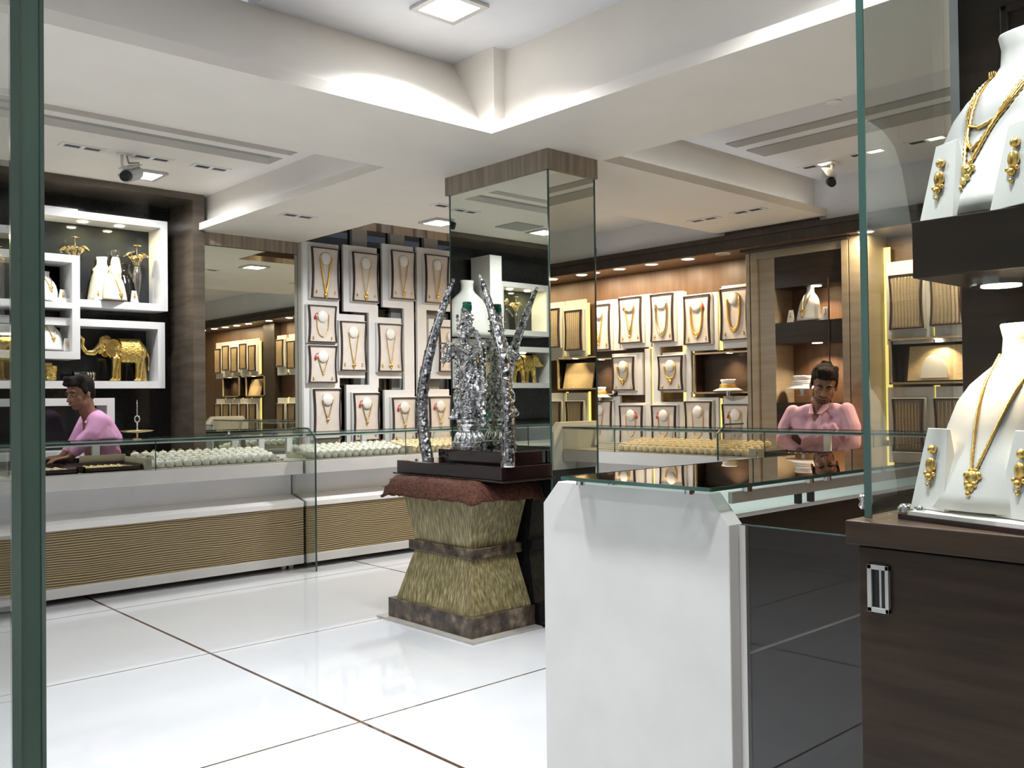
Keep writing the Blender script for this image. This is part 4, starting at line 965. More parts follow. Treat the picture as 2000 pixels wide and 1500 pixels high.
# golden elephant, trunk raised, facing left
def elephant(label, x, y, z, s, rz=0, detail=.005):
    t = thing('golden_elephant', label, 'elephant figurine', (0, 0, 0), 'golden elephant figurines')
    b = MB()
    b.ball((.06, 0, .62), (.36, .20, .25), 20, 14); b.ball((.28, 0, .60), (.20, .19, .24), 16, 12); b.ball((-.16, 0, .64), (.19, .18, .22), 16, 12)
    b.ball((-.36, 0, .76), (.15, .13, .17), 16, 12); b.ball((-.33, 0, .87), (.09, .09, .07), 12, 8)
    b.caps([(-.46, 0, .70), (-.58, 0, .58), (-.72, 0, .58), (-.80, 0, .70), (-.78, 0, .84), (-.84, 0, .90)], [.085, .066, .052, .042, .034, .028])
    b.caps([(-.44, .05, .64), (-.56, .06, .66)], [.028, .012]); b.caps([(-.44, -.05, .64), (-.56, -.06, .66)], [.028, .012]); b.ball((-.45, 0, .60), (.07, .05, .05), 10, 8)
    for (lx, ly, kx) in ((-.17, -.10, -.03), (-.10, .10, .02), (.30, -.10, -.02), (.40, .10, .04)):
        b.caps([(lx, ly, .46), (lx+kx, ly, .24), (lx+kx*1.6, ly, .06)], [.098, .074, .068]); b.ball((lx+kx*1.6-.015, ly, .035), (.080, .072, .035), 12, 8)
    b.caps([(.47, 0, .66), (.53, 0, .50), (.52, 0, .30)], [.026, .018, .013]); b.ball((.52, 0, .27), (.024, .024, .05), 8, 6)
    for v in b.b.verts: v.co *= s
    b.build('body', 'goldsm', t, remesh=.0125*s*.9, sm_it=3)
    for sgn in (-1, 1):
        e = MB(); n = 18; P = [(-.27+.13*cos(2*pi*k/n)+.03*sin(2*pi*k/n), .70+.16*sin(2*pi*k/n)*(1 if sin(2*pi*k/n) > 0 else 1.25)) for k in range(n)]
        e.prism([(p*s, q*s) for p, q in P], sgn*.145*s, sgn*.165*s, 'y'); e.build('ear', 'goldsm', t, bevel=.003)
        c = MB(); rows = []
        for i in range(9):
            u = i/8; row = []
            for j in range(9):
                v = j/8*1.75; r = Vector((0, sgn*sin(min(v, 1.57))*.218, .62+.262*cos(min(v, 1.57))-(max(0, v-1.57))*1.3)); row.append(c.b.verts.new(((-.10+.42*u)*s, r.y*s, r.z*s)))
            rows.append(row)
        for i in range(8):
            for j in range(8): c._f([rows[i][j], rows[i+1][j], rows[i+1][j+1], rows[i][j+1]])
        o = c.build('saddle_cloth', 'goldleaf', t, smooth=True); q = o.modifiers.new('s', 'SOLIDIFY'); q.thickness = .012*s; q.offset = 0
        e = MB(); e.ball((-.455*s, sgn*.085*s, .79*s), .012*s, 8, 6); e.build('eye', 'black', t)
    h = MB(); h.tube([(-.42*s, -.10*s, .90*s), (-.47*s, 0, .88*s), (-.42*s, .10*s, .90*s)], .012*s, 8); h.build('forehead_band', 'goldleaf', t, smooth=True)
    place(t, (x, y, z), rz)
M['goldsm'] = noisy('smooth_gold', (.80, .52, .13), (1, .78, .30), 30, .22, 1, .25, .006)
xe = PY(240, 7.27)
elephant('golden elephant with raised trunk standing in the white niche box', xe+.0, 7.27, 1.362+.055, .375)
elephant('golden elephant seen in the pillar mirror', .13, 7.27, 1.415, .34)
def pot(label, x, y, z, s, g, m_='goldleaf'):
    one('gold_pot', label, 'pot', MB().lathe([(.020*s, z), (.03*s, z+.01*s), (.030*s, z+.05*s), (.034*s, z+.055*s), (.034*s, z+.075*s), (.026*s, z+.08*s)], x, y, 18), m_, g, smooth=False)
pot('gold ribbed pot at the left of the elephant box', PY(98, 7.2), 7.20, 1.417, 1.4, 'gold pots in the elephant box')
pot('smaller gold pot behind the salesman, elephant box', PY(86, 7.25), 7.25, 1.417, 1.7, 'gold pots in the elephant box', 'lightgold')
t = thing('bangle_roll', 'black roll holding gold bangles in the elephant box', 'bangle holder', (PY(163, 7.25), 7.25, 1.417))
bx = PY(163, 7.25); MB().tube([(bx-.075, 7.25, 1.455), (bx+.075, 7.25, 1.455)], .035, 20).build('roll', 'black', t, smooth=False)
for k in range(4): MB().tube([(bx+.0+.02*k, 7.25+.037*cos(a), 1.455+.037*sin(a)) for a in [2*pi*j/20 for j in range(20)]], .0035, 6, closed=True).build('bangle', 'lightgold', t, smooth=True)
# figurines seen in the pillar mirror
def figurine(label, x, y, z, s, m_, hat='red'):
    t = thing('figurine', label, 'figurine', (x, y, z), 'figurines seen in the pillar mirror')
    b = MB(); b.caps([(x, y, z+.03*s), (x, y, z+.22*s), (x, y, z+.36*s)], [.055*s, .04*s, .05*s]); b.ball((x, y, z+.47*s), .045*s, 12, 10)
    b.caps([(x-.05*s, y, z+.36*s), (x-.10*s, y-.03, z+.26*s), (x-.03*s, y-.05, z+.30*s)], [.022*s, .018*s, .015*s]); b.caps([(x+.05*s, y, z+.36*s), (x+.10*s, y-.02, z+.40*s), (x+.11*s, y-.03, z+.50*s)], [.022*s, .018*s, .015*s])
    b.build('figure', m_, t, remesh=.006, sm_it=2)
    MB().lathe([(.05*s, z+.50*s), (.048*s, z+.54*s), (.02*s, z+.57*s)], x, y, 16).build('cap', hat, t, smooth=True)
figurine('gold figurine with red cap seen in the pillar mirror', .80, 7.26, 1.415, .62, 'goldsm')
figurine('dark bronze figurine seen in the pillar mirror', .42, 7.27, 1.975, .6, 'pewter', 'lightgold')
bust('large white arched bust seen at the top of the pillar mirror', (1.02, 7.2, 1.865), .3, .62, None, False, 'wall_white')
bust('small white lit bust in the mirrored figurine box', (1.05, 7.25, 1.415), .1, .22, None, False, 'bustwhite')
t = thing('peacock_feather_vase', 'dark teal vase seen in the pillar mirror below the niche boxes', 'vase', (.95, 6.9, .9))
MB().lathe([(.05, 0.0), (.06, 1.0), (.10, 1.12), (.085, 1.28), (.035, 1.38), (.045, 1.43)], .95, 6.92, 24).build('vase', 'green', t, smooth=True)

# busts in the right wall boxes and tower showcase
def choker(label, clabel, x, y, z, s, rz=-pi/2, col_='goldbeads'):
    t = thing('choker_bust', label, 'display bust', (0, 0, 0), 'low white choker busts')
    mb = MB(); n = 32; rings = [[(w_*s*cos(2*pi*k/n), (-f if sin(2*pi*k/n) < 0 else f*.5)*s*abs(sin(2*pi*k/n)), z_*s) for k in range(n)] for z_, w_, f in ((.30, .9, .75), (.33, .92, .77), (.46, .55, .50), (.55, .42, .40), (.80, .40, .38), (.92, .46, .46), (.94, .40, .40))]
    mb.loft(rings); mb.build('bust_form', 'bustwhite', t, smooth=True)
    MB().lathe([(.30*s, 0), (.30*s, .02*s), (.12*s, .05*s), (.12*s, .32*s)], 0, 0, 20).build('stem', 'chrome', t, smooth=False)
    place(t, (x, y, z), rz)
    c = thing('choker', clabel, 'necklace', (0, 0, 0), 'gold chokers'); mb = MB()
    for dz in (.50, .58, .66): mb.tube([((.46+.06*(.62-dz)*4)*s*cos(a), -.47*s*sin(a)*(1 if sin(a) > 0 else .55), dz*s) for a in [2*pi*j/28 for j in range(28)]], .035*s, 7, closed=True)
    mb.build('band', col_, c, smooth=True); place(c, (x, y, z), rz)
yb_ = AX(1423, 740, 6.73).y
choker('low white bust in the dark box beside the tower showcase', 'broad gold choker on the low white bust beside the tower', 6.73, yb_, 1.245, .155)
choker('low white bust in the dark box cut by the pillar edge', 'gold choker on the low bust by the pillar edge', 6.73, AX(1172, 730, 6.73).y, 1.20, .16)
bust('brightly lit white bust with thick necklace on the upper tower shelf', (6.68, AX(1583, 600, 6.68).y, 1.832), -pi/2-.35, .30, None, False, 'bustwhite', (.55, .005, .02, .14, .78), 'gold necklace on the lit bust of the upper tower shelf')
ear_stand('gold-lit earring stand left on the upper tower shelf', (6.63, AX(1545, 600, 6.63).y, 1.832), -pi/2, .10)
ear_stand('gold-lit earring stand right on the upper tower shelf', (6.63, AX(1612, 600, 6.63).y, 1.832), -pi/2, .10)
choker('low white bust on the lower tower shelf behind the salesman', 'pale choker on the lower tower shelf', 6.68, AX(1568, 720, 6.68).y, 1.245, .17, col_='bustwhite')
bust('narrow white ramp bust on the lower tower shelf beside the salesman head', (6.70, AX(1605, 720, 6.7).y, 1.195), -pi/2-.5, .25, None, False)
one('jewel_tray', 'slanted tray of bracelets glowing in the dark box right of the glass corner', 'tray', MB().prism([(6.76, 1.345), (6.81, 1.60), (6.82, 1.60), (6.78, 1.34)], 2.64, 3.05, 'y'), 'bracelet')
one('jewel_form', 'bright white arched form in the dark box right of the glass corner', 'display form', MB().prism([(2.85+.10*cos(a), 1.36+(.17*sin(a) if 0 < a < pi else 0)) for a in [pi*j/16 for j in range(17)]], 6.745, 6.757, 'x'), 'bustwhite', bevel=.004)
one('jewel_tray', 'slanted bracelet tray in the dark box seen in the pillar mirror', 'tray', MB().prism([(6.73, 1.345), (6.79, 1.60), (6.80, 1.60), (6.75, 1.34)], .45, .85, 'y'), 'bracelet')

# ------------------------------------------------------------------ large busts in the near glass case
c1 = Vector((1.60, .515, 1.052))
def big_bust(label, cl, loc, rz, s, sp, st=1):
    bust(label, loc, rz, s, 'large white busts of the near glass case', False, 'bustwhite', sp, cl, deep=1.9, strands=st)
big_bust('large white bust with long gold pendant necklace standing on the dark cabinet', 'long gold bead necklace with large filigree pendant, lower shelf of the glass case', (1.62, .540, 1.062), radians(258), .315, (.62, .0026, .0115, .12, .80))
t = thing('bust_board', 'black and white board under the lower large bust', 'board', (1.6, .5, 1.05))
R_ = _T(Matrix.Rotation(radians(255), 3, 'Z'), Vector((1.62, .550, 0)))
MB().box(-.085, .16, -.185, .07, 1.0482, 1.056, R_).build('dark_board', 'trayframe', t); MB().box(-.08, .155, -.18, .065, 1.056, 1.062, R_).build('white_pad', 'bustwhite', t)
big_bust('large white bust with sparkling gold net necklace on the upper shelf', 'wide glittering gold net necklace on the upper shelf bust', (1.66, .545, 1.524), radians(255), .345, (.58, .0036, .013, .14, .80), 3)
for lb, zz in (('lower', 1.063), ('upper', 1.524)):
    for px_, nm in ((1835 if lb == 'lower' else 1862, 'left'), (2010, 'right')):
        p = AX(px_, 900, 1.52 if nm == 'left' else 1.48)
        ear_stand(f'slanted white earring ramp {nm} of the {lb} large bust', (p.x, p.y, zz), radians(242), .13, 'earring ramps of the near glass case')

# ================================================================== goods inside the counters
def stand_proto(label, m_, g):
    t = thing('ring_stand', label, 'ring stand', (0, 0, 0), g)
    mb = MB(); n = 10
    rings = [[(w_*cos(2*pi*k/n), w_*sin(2*pi*k/n), z_) for k in range(n)] for w_, z_ in ((.024, 0), (.030, .010), (.031, .026), (.029, .040), (.020, .050), (.002, .053))]
    mb.loft(rings); mb.build('pad', m_, t, smooth=True)
    q = MB(); q.tube([(.012*cos(a), -.004, .049+.012*sin(a)) for a in [2*pi*j/10 for j in range(10)]], .0022, 5, closed=True); q.build('ring', 'gold', t, smooth=True)
    return t
rnd = random.Random(11)
NTH = ORD + ['eleventh', 'twelfth', 'thirteenth', 'fourteenth', 'fifteenth', 'sixteenth', 'seventeenth', 'eighteenth', 'nineteenth', 'twentieth']
def fill(proto, xs, ys, z, what, where, swap=False):
    first = True
    for j, y in enumerate(ys):
        for k, x in enumerate(xs):
            o = proto if first else copy_tree(proto); first = False
            o['label'] = f'{NTH[len(xs)-1-k if swap else k]} {what} from left, {["front", "second", "middle", "fourth", "back"][j]} row {where}'
            a = x+rnd.uniform(-.001, .001)+(.012 if j % 2 else 0); b = y+rnd.uniform(-.001, .001)
            o.location = (b, a, z+.012*j+.001) if swap else (a, b, z+.012*j+.001); o.rotation_euler = (rnd.uniform(-.12, .12), rnd.uniform(-.12, .12), rnd.uniform(0, 6) if not swap else -pi/2)
def frange(a, b, s):
    o = []
    while a < b: o.append(a); a += s
    return o
ys = [6.204+.066*k for k in range(5)]
def ramp_(name, label, x0, x1, y0, y1, z, swap=False):      # stepped board the pads stand on
    mb = MB()
    for k in range(5):
        a = y0+(y1-y0)*k/5; b = y0+(y1-y0)*(k+1)/5
        if swap: mb.box(a, b, x0, x1, z-.001, z+.012*k+.0005)
        else: mb.box(x0, x1, a, b, z-.001, z+.012*k+.0005)
    one(name, label, 'stepped board', mb, 'divider', 'stepped boards under the ring stands')
zD = .808
ramp_('stepped_board', 'beige stepped board under the white ring stands, left counter', 2.33, 3.38, 6.171, 6.501, zD)
ramp_('stepped_board', 'beige stepped board under the ring stands right of the glass divider', 3.55, 5.58, 6.171, 6.501, zD)
ramp_('stepped_board', 'beige stepped board under the cream ring stands of the right counter', 3.75, 5.95, 5.742, 6.092, zD, True)
fill(stand_proto('white velvet ring stand packed in rows in the left counter', 'ringwhite', 'white ring stands of the left counter'), frange(2.375, 3.32, .064), ys, zD, 'white ring stand', 'left of the glass divider')
fill(stand_proto('white ring stand in the rows just right of the glass divider', 'ringwhite', 'white ring stands right of the divider'), frange(3.60, 4.46, .064), ys, zD, 'white ring stand', 'right of the glass divider')
fill(stand_proto('cream ring stand in the yellowish rows behind the pedestal', 'ringcream', 'cream ring stands behind the pedestal'), frange(4.545, 5.30, .064), ys, zD, 'cream ring stand', 'behind the pedestal')
fill(stand_proto('cream ring stand in the rows of the right counter', 'ringcream', 'cream ring stands of the right counter'), frange(3.80, 4.99, .066), [5.777+.070*k for k in range(5)], zD, 'cream ring stand', 'of the right counter', True)
def pad_tray(label, x0, x1, y0, y1, m_, g='flat jewel trays in the counters', z=zD):
    t = thing('jewel_tray', label, 'jewel tray', ((x0+x1)/2, (y0+y1)/2, z), g)
    MB().box(x0, x1, y0, y0+.012, z, z+.03).box(x0, x1, y1-.012, y1, z, z+.045).box(x0, x0+.012, y0, y1, z, z+.04).box(x1-.012, x1, y0, y1, z, z+.04).box(x0, x1, y0, y1, z, z+.006).build('tray_shell', 'trayframe', t)
    nx = max(3, int((x1-x0)/.05)); ny = max(3, int((y1-y0)/.05)); mb = MB()
    mb.box(x0+.014, x1-.014, y0+.014, y1-.014, z+.006, z+.018); 
    pad = mb.build('pad', 'pinkpad' if m_ == 'pinkpad' else 'bustwhite', t)
    mb = MB()
    for i in range(nx):
        for j in range(ny):
            cx = x0+.03+(x1-x0-.06)*(i+.5)/nx+rnd.uniform(-.004, .004); cy = y0+.03+(y1-y0-.06)*(j+.5)/ny
            mb.ball((cx, cy, z+.022), (.013, .010, .007), 7, 5)
    tag(mb.build('jewels', m_, t, smooth=True), kind='stuff')
pad_tray('dark-edged tray of pink jewellery at the left end of the counter', 1.50, 1.90, 6.15, 6.50, 'pinkpad')
pad_tray('dark-edged tray of white jewellery beside the beige divider', 1.93, 2.30, 6.15, 6.50, 'goldpad')
pad_tray('dark-edged tray of gold jewellery in the right counter, left of three', 5.73, 6.02, 3.22, 3.62, 'goldpad')
pad_tray('dark-edged tray of mixed jewellery in the right counter, middle of three', 5.73, 6.02, 2.82, 3.19, 'goldpad')
pad_tray('dark-edged tray of jewellery in the right counter behind the glass corner', 5.73, 6.02, 2.42, 2.79, 'goldpad')
one('divider_box', 'low beige divider standing in the left counter before the white ring stands', 'divider', MB().box(2.31, 2.322, 6.15, 6.50, zD, zD+.075).box(2.31, 2.36, 6.143, 6.15, zD, zD+.07).box(2.02, 2.32, 6.508, 6.52, zD, zD+.09), 'divider')
one('divider_box', 'low beige divider standing in the right counter before the cream pads', 'divider', MB().box(5.72, 5.735, 3.68, 3.74, zD, zD+.06).box(5.73, 6.05, 3.66, 3.67, zD, zD+.06), 'divider')
one('divider_box', 'low beige divider at the end of the ring stands by the idol plinth', 'divider', MB().box(4.46, 4.50, 6.140, 6.15, zD, zD+.05).box(4.485, 4.497, 6.15, 6.48, zD, zD+.06), 'divider')
# plate stand on the left counter
t = thing('plate_stand', 'small silver plate stand with looped handle on the left counter', 'plate stand', (2.342, 6.35, 1.0))
MB().lathe([(.03, 1.001), (.03, 1.006), (.006, 1.012), (.005, 1.045), (.09, 1.053), (.108, 1.062), (.104, 1.064), (.088, 1.058), (.004, 1.056)], 2.342, 6.35, 28).build('plate', 'lightgold', t, smooth=True)
MB().tube([(2.342, 6.35, 1.055), (2.342, 6.35, 1.12)], .005, 8).tube([(2.342+.016*cos(a), 6.35, 1.14+.022*sin(a)) for a in [2*pi*j/16 for j in range(16)]], .0045, 7, closed=True).tube([(2.342, 6.35, 1.16), (2.342, 6.35, 1.27)], .003, 6).build('handle', 'silver3', t, smooth=True)

# ================================================================== ceiling fixtures
def twin(label, x, y, z, along, lit=(0, 0), s=1.0):
    t = thing('twin_downlight', label, 'downlight', (x, y, z), 'twin square downlights')
    L, W = .135*s, .05*s
    def bx(mb, a0, a1, b0, b1, z0, z1): return mb.box(x+a0, x+a1, y+b0, y+b1, z0, z1) if along == 'x' else mb.box(x+b0, x+b1, y+a0, y+a1, z0, z1)
    mb = MB(); bx(mb, -L, L, -W, -W*.6, z-.006, z); bx(mb, -L, L, W*.6, W, z-.006, z); bx(mb, -L, -L*.80, -W*.6, W*.6, z-.006, z); bx(mb, L*.80, L, -W*.6, W*.6, z-.006, z); bx(mb, -L*.1, L*.1, -W*.6, W*.6, z-.006, z)
    mb.build('frame', 'wall_white', t)
    for k, sg in enumerate((-1, 1)):
        mb = MB(); a0, a1 = sorted((sg*L*.1, sg*L*.80)); bx(mb, a0, a1, -W*.6, W*.6, z-.003, z); mb.build('socket', 'black' if not lit[k] else 'lampwarm', t)
zc_ = 2.88
for (px, py, l_) in ((161, 287, 'leftmost of the three over the black wall'), (296, 308, 'middle of the three over the black wall'), (412, 327, 'right of the three over the black wall')):
    p = at(px, py, 2, zc_); twin(f'dark twin downlight, {l_}', p.x, p.y, zc_, 'x')
p = at(582, 421, 2, 2.6); twin('dark twin downlight above the wall mirror', p.x, p.y, 2.6, 'x')
p = at(876, 403, 2, 2.6); twin('dark twin downlight beside the pillar top', p.x, p.y, 2.6, 'x')
for (px, py, l_) in ((1375, 428, 'left dark twin downlight on the beam right of the pillar'), (1461, 411, 'right dark twin downlight on the beam right of the pillar')):
    p = at(px, py, 2, 2.6); twin(l_, p.x, p.y, 2.6, 'y')
for (px, py, l_) in ((1597, 322, 'half-lit twin downlight beside the right security camera'), (1693, 298, 'half-lit twin downlight behind the green glass corner'), (1810, 273, 'half-lit twin downlight seen through the glass case')):
    p = at(px, py, 2, zc_); twin(l_, p.x, p.y, zc_, 'y', (1, 0))
for i, (x, y, z, s) in enumerate(PANELS):
    lb = ['bright square panel lamp in the central ceiling recess', 'added square panel lamp above the left of the shop, out of view', 'added square panel lamp over the near counter, out of view', 'added square panel lamp above the viewer, out of view', 'added square panel lamp far left, out of view', 'bright square panel lamp beside the left security camera', 'square panel lamp over the black wall, far left', 'bright square panel lamp left of the pillar top'][i]
    t = thing('panel_lamp', lb, 'ceiling lamp', (x, y, z-.002))
    e = s/2
    fr = MB().box(x-e-.03, x+e+.03, y-e-.03, y-e, z-.008, z+.006).box(x-e-.03, x+e+.03, y+e, y+e+.03, z-.008, z+.006).box(x-e-.03, x-e, y-e, y+e, z-.008, z+.006).box(x+e, x+e+.03, y-e, y+e, z-.008, z+.006)
    fr.build('frame', 'grey_al', t); MB().box(x-e, x+e, y-e, y+e, z, z+.006).build('diffuser', 'lamp', t)
def cctv(label, p_mount, p_body, d, L=.17, r=.034):
    t = thing('security_camera', label, 'security camera', tuple(p_mount))
    p_mount = Vector(p_mount); p_body = Vector(p_body); d = Vector(d).normalized()
    MB().lathe([(.035, p_mount.z-.008), (.035, p_mount.z)], p_mount.x, p_mount.y, 16).build('ceiling_plate', 'wall_white', t)
    mid = Vector((p_mount.x, p_mount.y, p_body.z+.05))
    MB().tube([p_mount, mid, p_body+Vector((0, 0, r*.8))], .010, 8).build('bracket_arm', 'wall_white', t, smooth=True)
    a = p_body-d*L*.5; b = p_body+d*L*.5
    bd = MB().tube([a, a+d*.01, b-d*.008, b], [r*.7, r, r, r*.92], 20).build('body', 'camwhite', t, smooth=False)
    MB().tube([b-d*.001, b+d*.045], [r*.78, r*.70], 20).build('lens_barrel', 'black', t)
    side = d.cross(Vector((0, 0, 1))).normalized(); up = side.cross(d)
    mb = MB(); Rm = _T(Matrix((d, side, up)).transposed(), p_body); mb.box(-L*.5, L*.62, -r*.9, r*.9, r*1.02, r*1.02+.006, Rm); mb.build('sun_hood', 'camwhite', t)
    cpts = [p_mount+Vector((.03, 0, 0)), p_mount+Vector((.05, .02, -.05)), a+Vector((0, 0, .06))-d*.03, a-d*.035, a]
    MB().tube(cpts, .006, 6).build('cable', 'slot', t, smooth=True)
M['camwhite'] = mat('grey_white_plastic', (.55, .56, .57), .35)
pm = at(238, 300, 2, 2.88); pb = at(258, 340, 1, pm.y-.02)
cctv('white bullet security camera hanging over the black wall', pm, pb, at(205, 357, 1, pm.y-.35)-pb, .19, .045)
pm = at(1625, 318, 2, 2.88); pb = at(1618, 347, 0, pm.x-.05)
cctv('white bullet security camera hanging above the right wall', pm, pb, at(1640, 380, 0, pm.x-.30)-pb, .17, .04)
p = at(1010, 436, 2, 2.6)
one('ceiling_vent', 'flat square vent panel set flush in the left coffer', 'vent', MB().box(.9, 1.25, 6.2, 6.5, 2.872, 2.88), 'slot')
p = at(1629, 198, 2, 2.6)
one('smoke_detector', 'small round white detector on the beam above the glass corner', 'detector', MB().lathe([(.02, 2.588), (.035, 2.594), (.035, 2.60)], p.x, p.y, 20), 'wall_white', smooth=False)

# ================================================================== people
def head(t, c, yaw, pitch, roll, s, beard=False, hair_back=True):
    """head centred at c, face towards local -y before rotation; yaw about z, pitch nods"""
    Rm = Matrix.Rotation(yaw, 3, 'Z') @ Matrix.Rotation(pitch, 3, 'X') @ Matrix.Rotation(roll, 3, 'Y'); C = Vector(c)
    P = lambda x, y, z: C + Rm @ Vector((x*s, y*s, z*s))
    b = MB()
    b.ball(P(0, .015, .035), (.074*s, .090*s, .082*s), 24, 16, Rm)          # cranium
    b.ball(P(0, -.022, -.030), (.058*s, .062*s, .075*s), 20, 14, Rm)        # face
    b.ball(P(0, -.048, -.083), (.030*s, .028*s, .024*s), 14, 10, Rm)        # chin
    for q in (-1, 1):
        b.ball(P(q*.034, -.045, -.022), (.024*s, .026*s, .022*s), 12, 8, Rm)  # cheek
        b.ball(P(q*.040, -.012, -.065), (.022*s, .038*s, .022*s), 12, 8, Rm)  # jaw
        b.ball(P(q*.030, -.072, .028), (.024*s, .010*s, .008*s), 12, 8, Rm)   # brow ridge
    b.caps([P(0, -.080, .012), P(0, -.096, -.018), P(0, -.100, -.028)], [.009*s, .011*s, .013*s])
    for q in (-1, 1): b.ball(P(q*.012, -.088, -.030), (.009*s, .009*s, .007*s), 10, 8, Rm)
    b.ball(P(0, -.078, -.055), (.024*s, .013*s, .012*s), 12, 8, Rm)
    b.caps([P(0, .015, -.05), P(0, .028, -.13)], [.050*s, .052*s])           # neck
    for q in (-1, 1): b.ball(P(q*.076, .008, -.012), (.010*s, .018*s, .030*s), 12, 10, Rm)
    return b, P, Rm
def face_parts(t, body, P, Rm, s, beard):
    for q in (-1, 1):
        sub(body, 'eye', MB().ball(P(q*.029, -.0725, .008), (.0135*s, .010*s, .007*s), 12, 8, Rm), 'eye', smooth=True)
        sub(body, 'iris', MB().ball(P(q*.029, -.0810, .006), (.0052*s, .003*s, .0052*s), 10, 6, Rm), 'black', smooth=True)
        sub(body, 'eyelid', MB().tube([P(q*.029-.015*s/s, -.076, .011), P(q*.029, -.0845, .0155), P(q*.029+.015, -.076, .011)], .0035*s, 6), 'skin', smooth=True)
        sub(body, 'eyebrow', MB().tube([P(q*.013, -.087, .028), P(q*.030, -.086, .034), P(q*.047, -.076, .029)], [.0035*s, .0045*s, .0025*s], 8), 'hair', smooth=True)
    sub(body, 'lips', MB().tube([P(-.021, -.083, -.056), P(-.010, -.091, -.052), P(0, -.093, -.054), P(.010, -.091, -.052), P(.021, -.083, -.056)], [.003*s, .0055*s, .006*s, .0055*s, .003*s], 8), 'lip', smooth=True)
def hair(t, P, Rm, s, fringe=1):
    b = MB()
    b.ball(P(0, .028, .052), (.083*s, .092*s, .082*s), 24, 16, Rm)
    b.ball(P(0, -.030, .100), (.064*s, .050*s, .034*s), 16, 12, Rm)
    b.ball(P(0, .070, .000), (.066*s, .042*s, .070*s), 16, 12, Rm)
    rr = random.Random(5)
    for k in range(26):
        a = rr.uniform(0, 2*pi); b.ball(P(.055*cos(a), -.005+.070*sin(a), .105+rr.uniform(-.02, .02)), .020*s, 8, 6)
    if fringe:
        for k in range(7): b.ball(P(-.045+.015*k, -.070+.002*abs(k-3), .085-.004*(k % 2)), .016*s, 8, 6)
    for q in (-1, 1): b.ball(P(q*.072, .0, .025), (.012*s, .022*s, .035*s), 10, 8, Rm)
    b.build('hair', 'hair', t, remesh=.006, sm_it=2)
def hand(b, w_, d, side, up, s):
    """palm and five curled fingers; w_ wrist, d pointing direction, side towards the thumb, up: back of hand"""
    w_ = Vector(w_); d = Vector(d).normalized(); side = Vector(side).normalized(); up = Vector(up).normalized()
    for k in range(4): b.caps([w_, w_+d*.085*s+side*(.030-.020*k)*s], [.018*s, .0125*s])
    for k in range(4):
        L = (.070, .080, .074, .058)[k]*s; o = w_+d*.085*s+side*(.032-.021*k)*s
        b.caps([o, o+d*L*.5-up*.006*s, o+d*L*.85-up*.026*s], [.0098*s, .0088*s, .0072*s])
    o = w_+d*.03*s+side*.026*s; b.caps([o, o+d*.030*s+side*.026*s, o+d*.062*s+side*.030*s-up*.006*s], [.0125*s, .0105*s, .0085*s])
def V3(*a): return Vector(a)
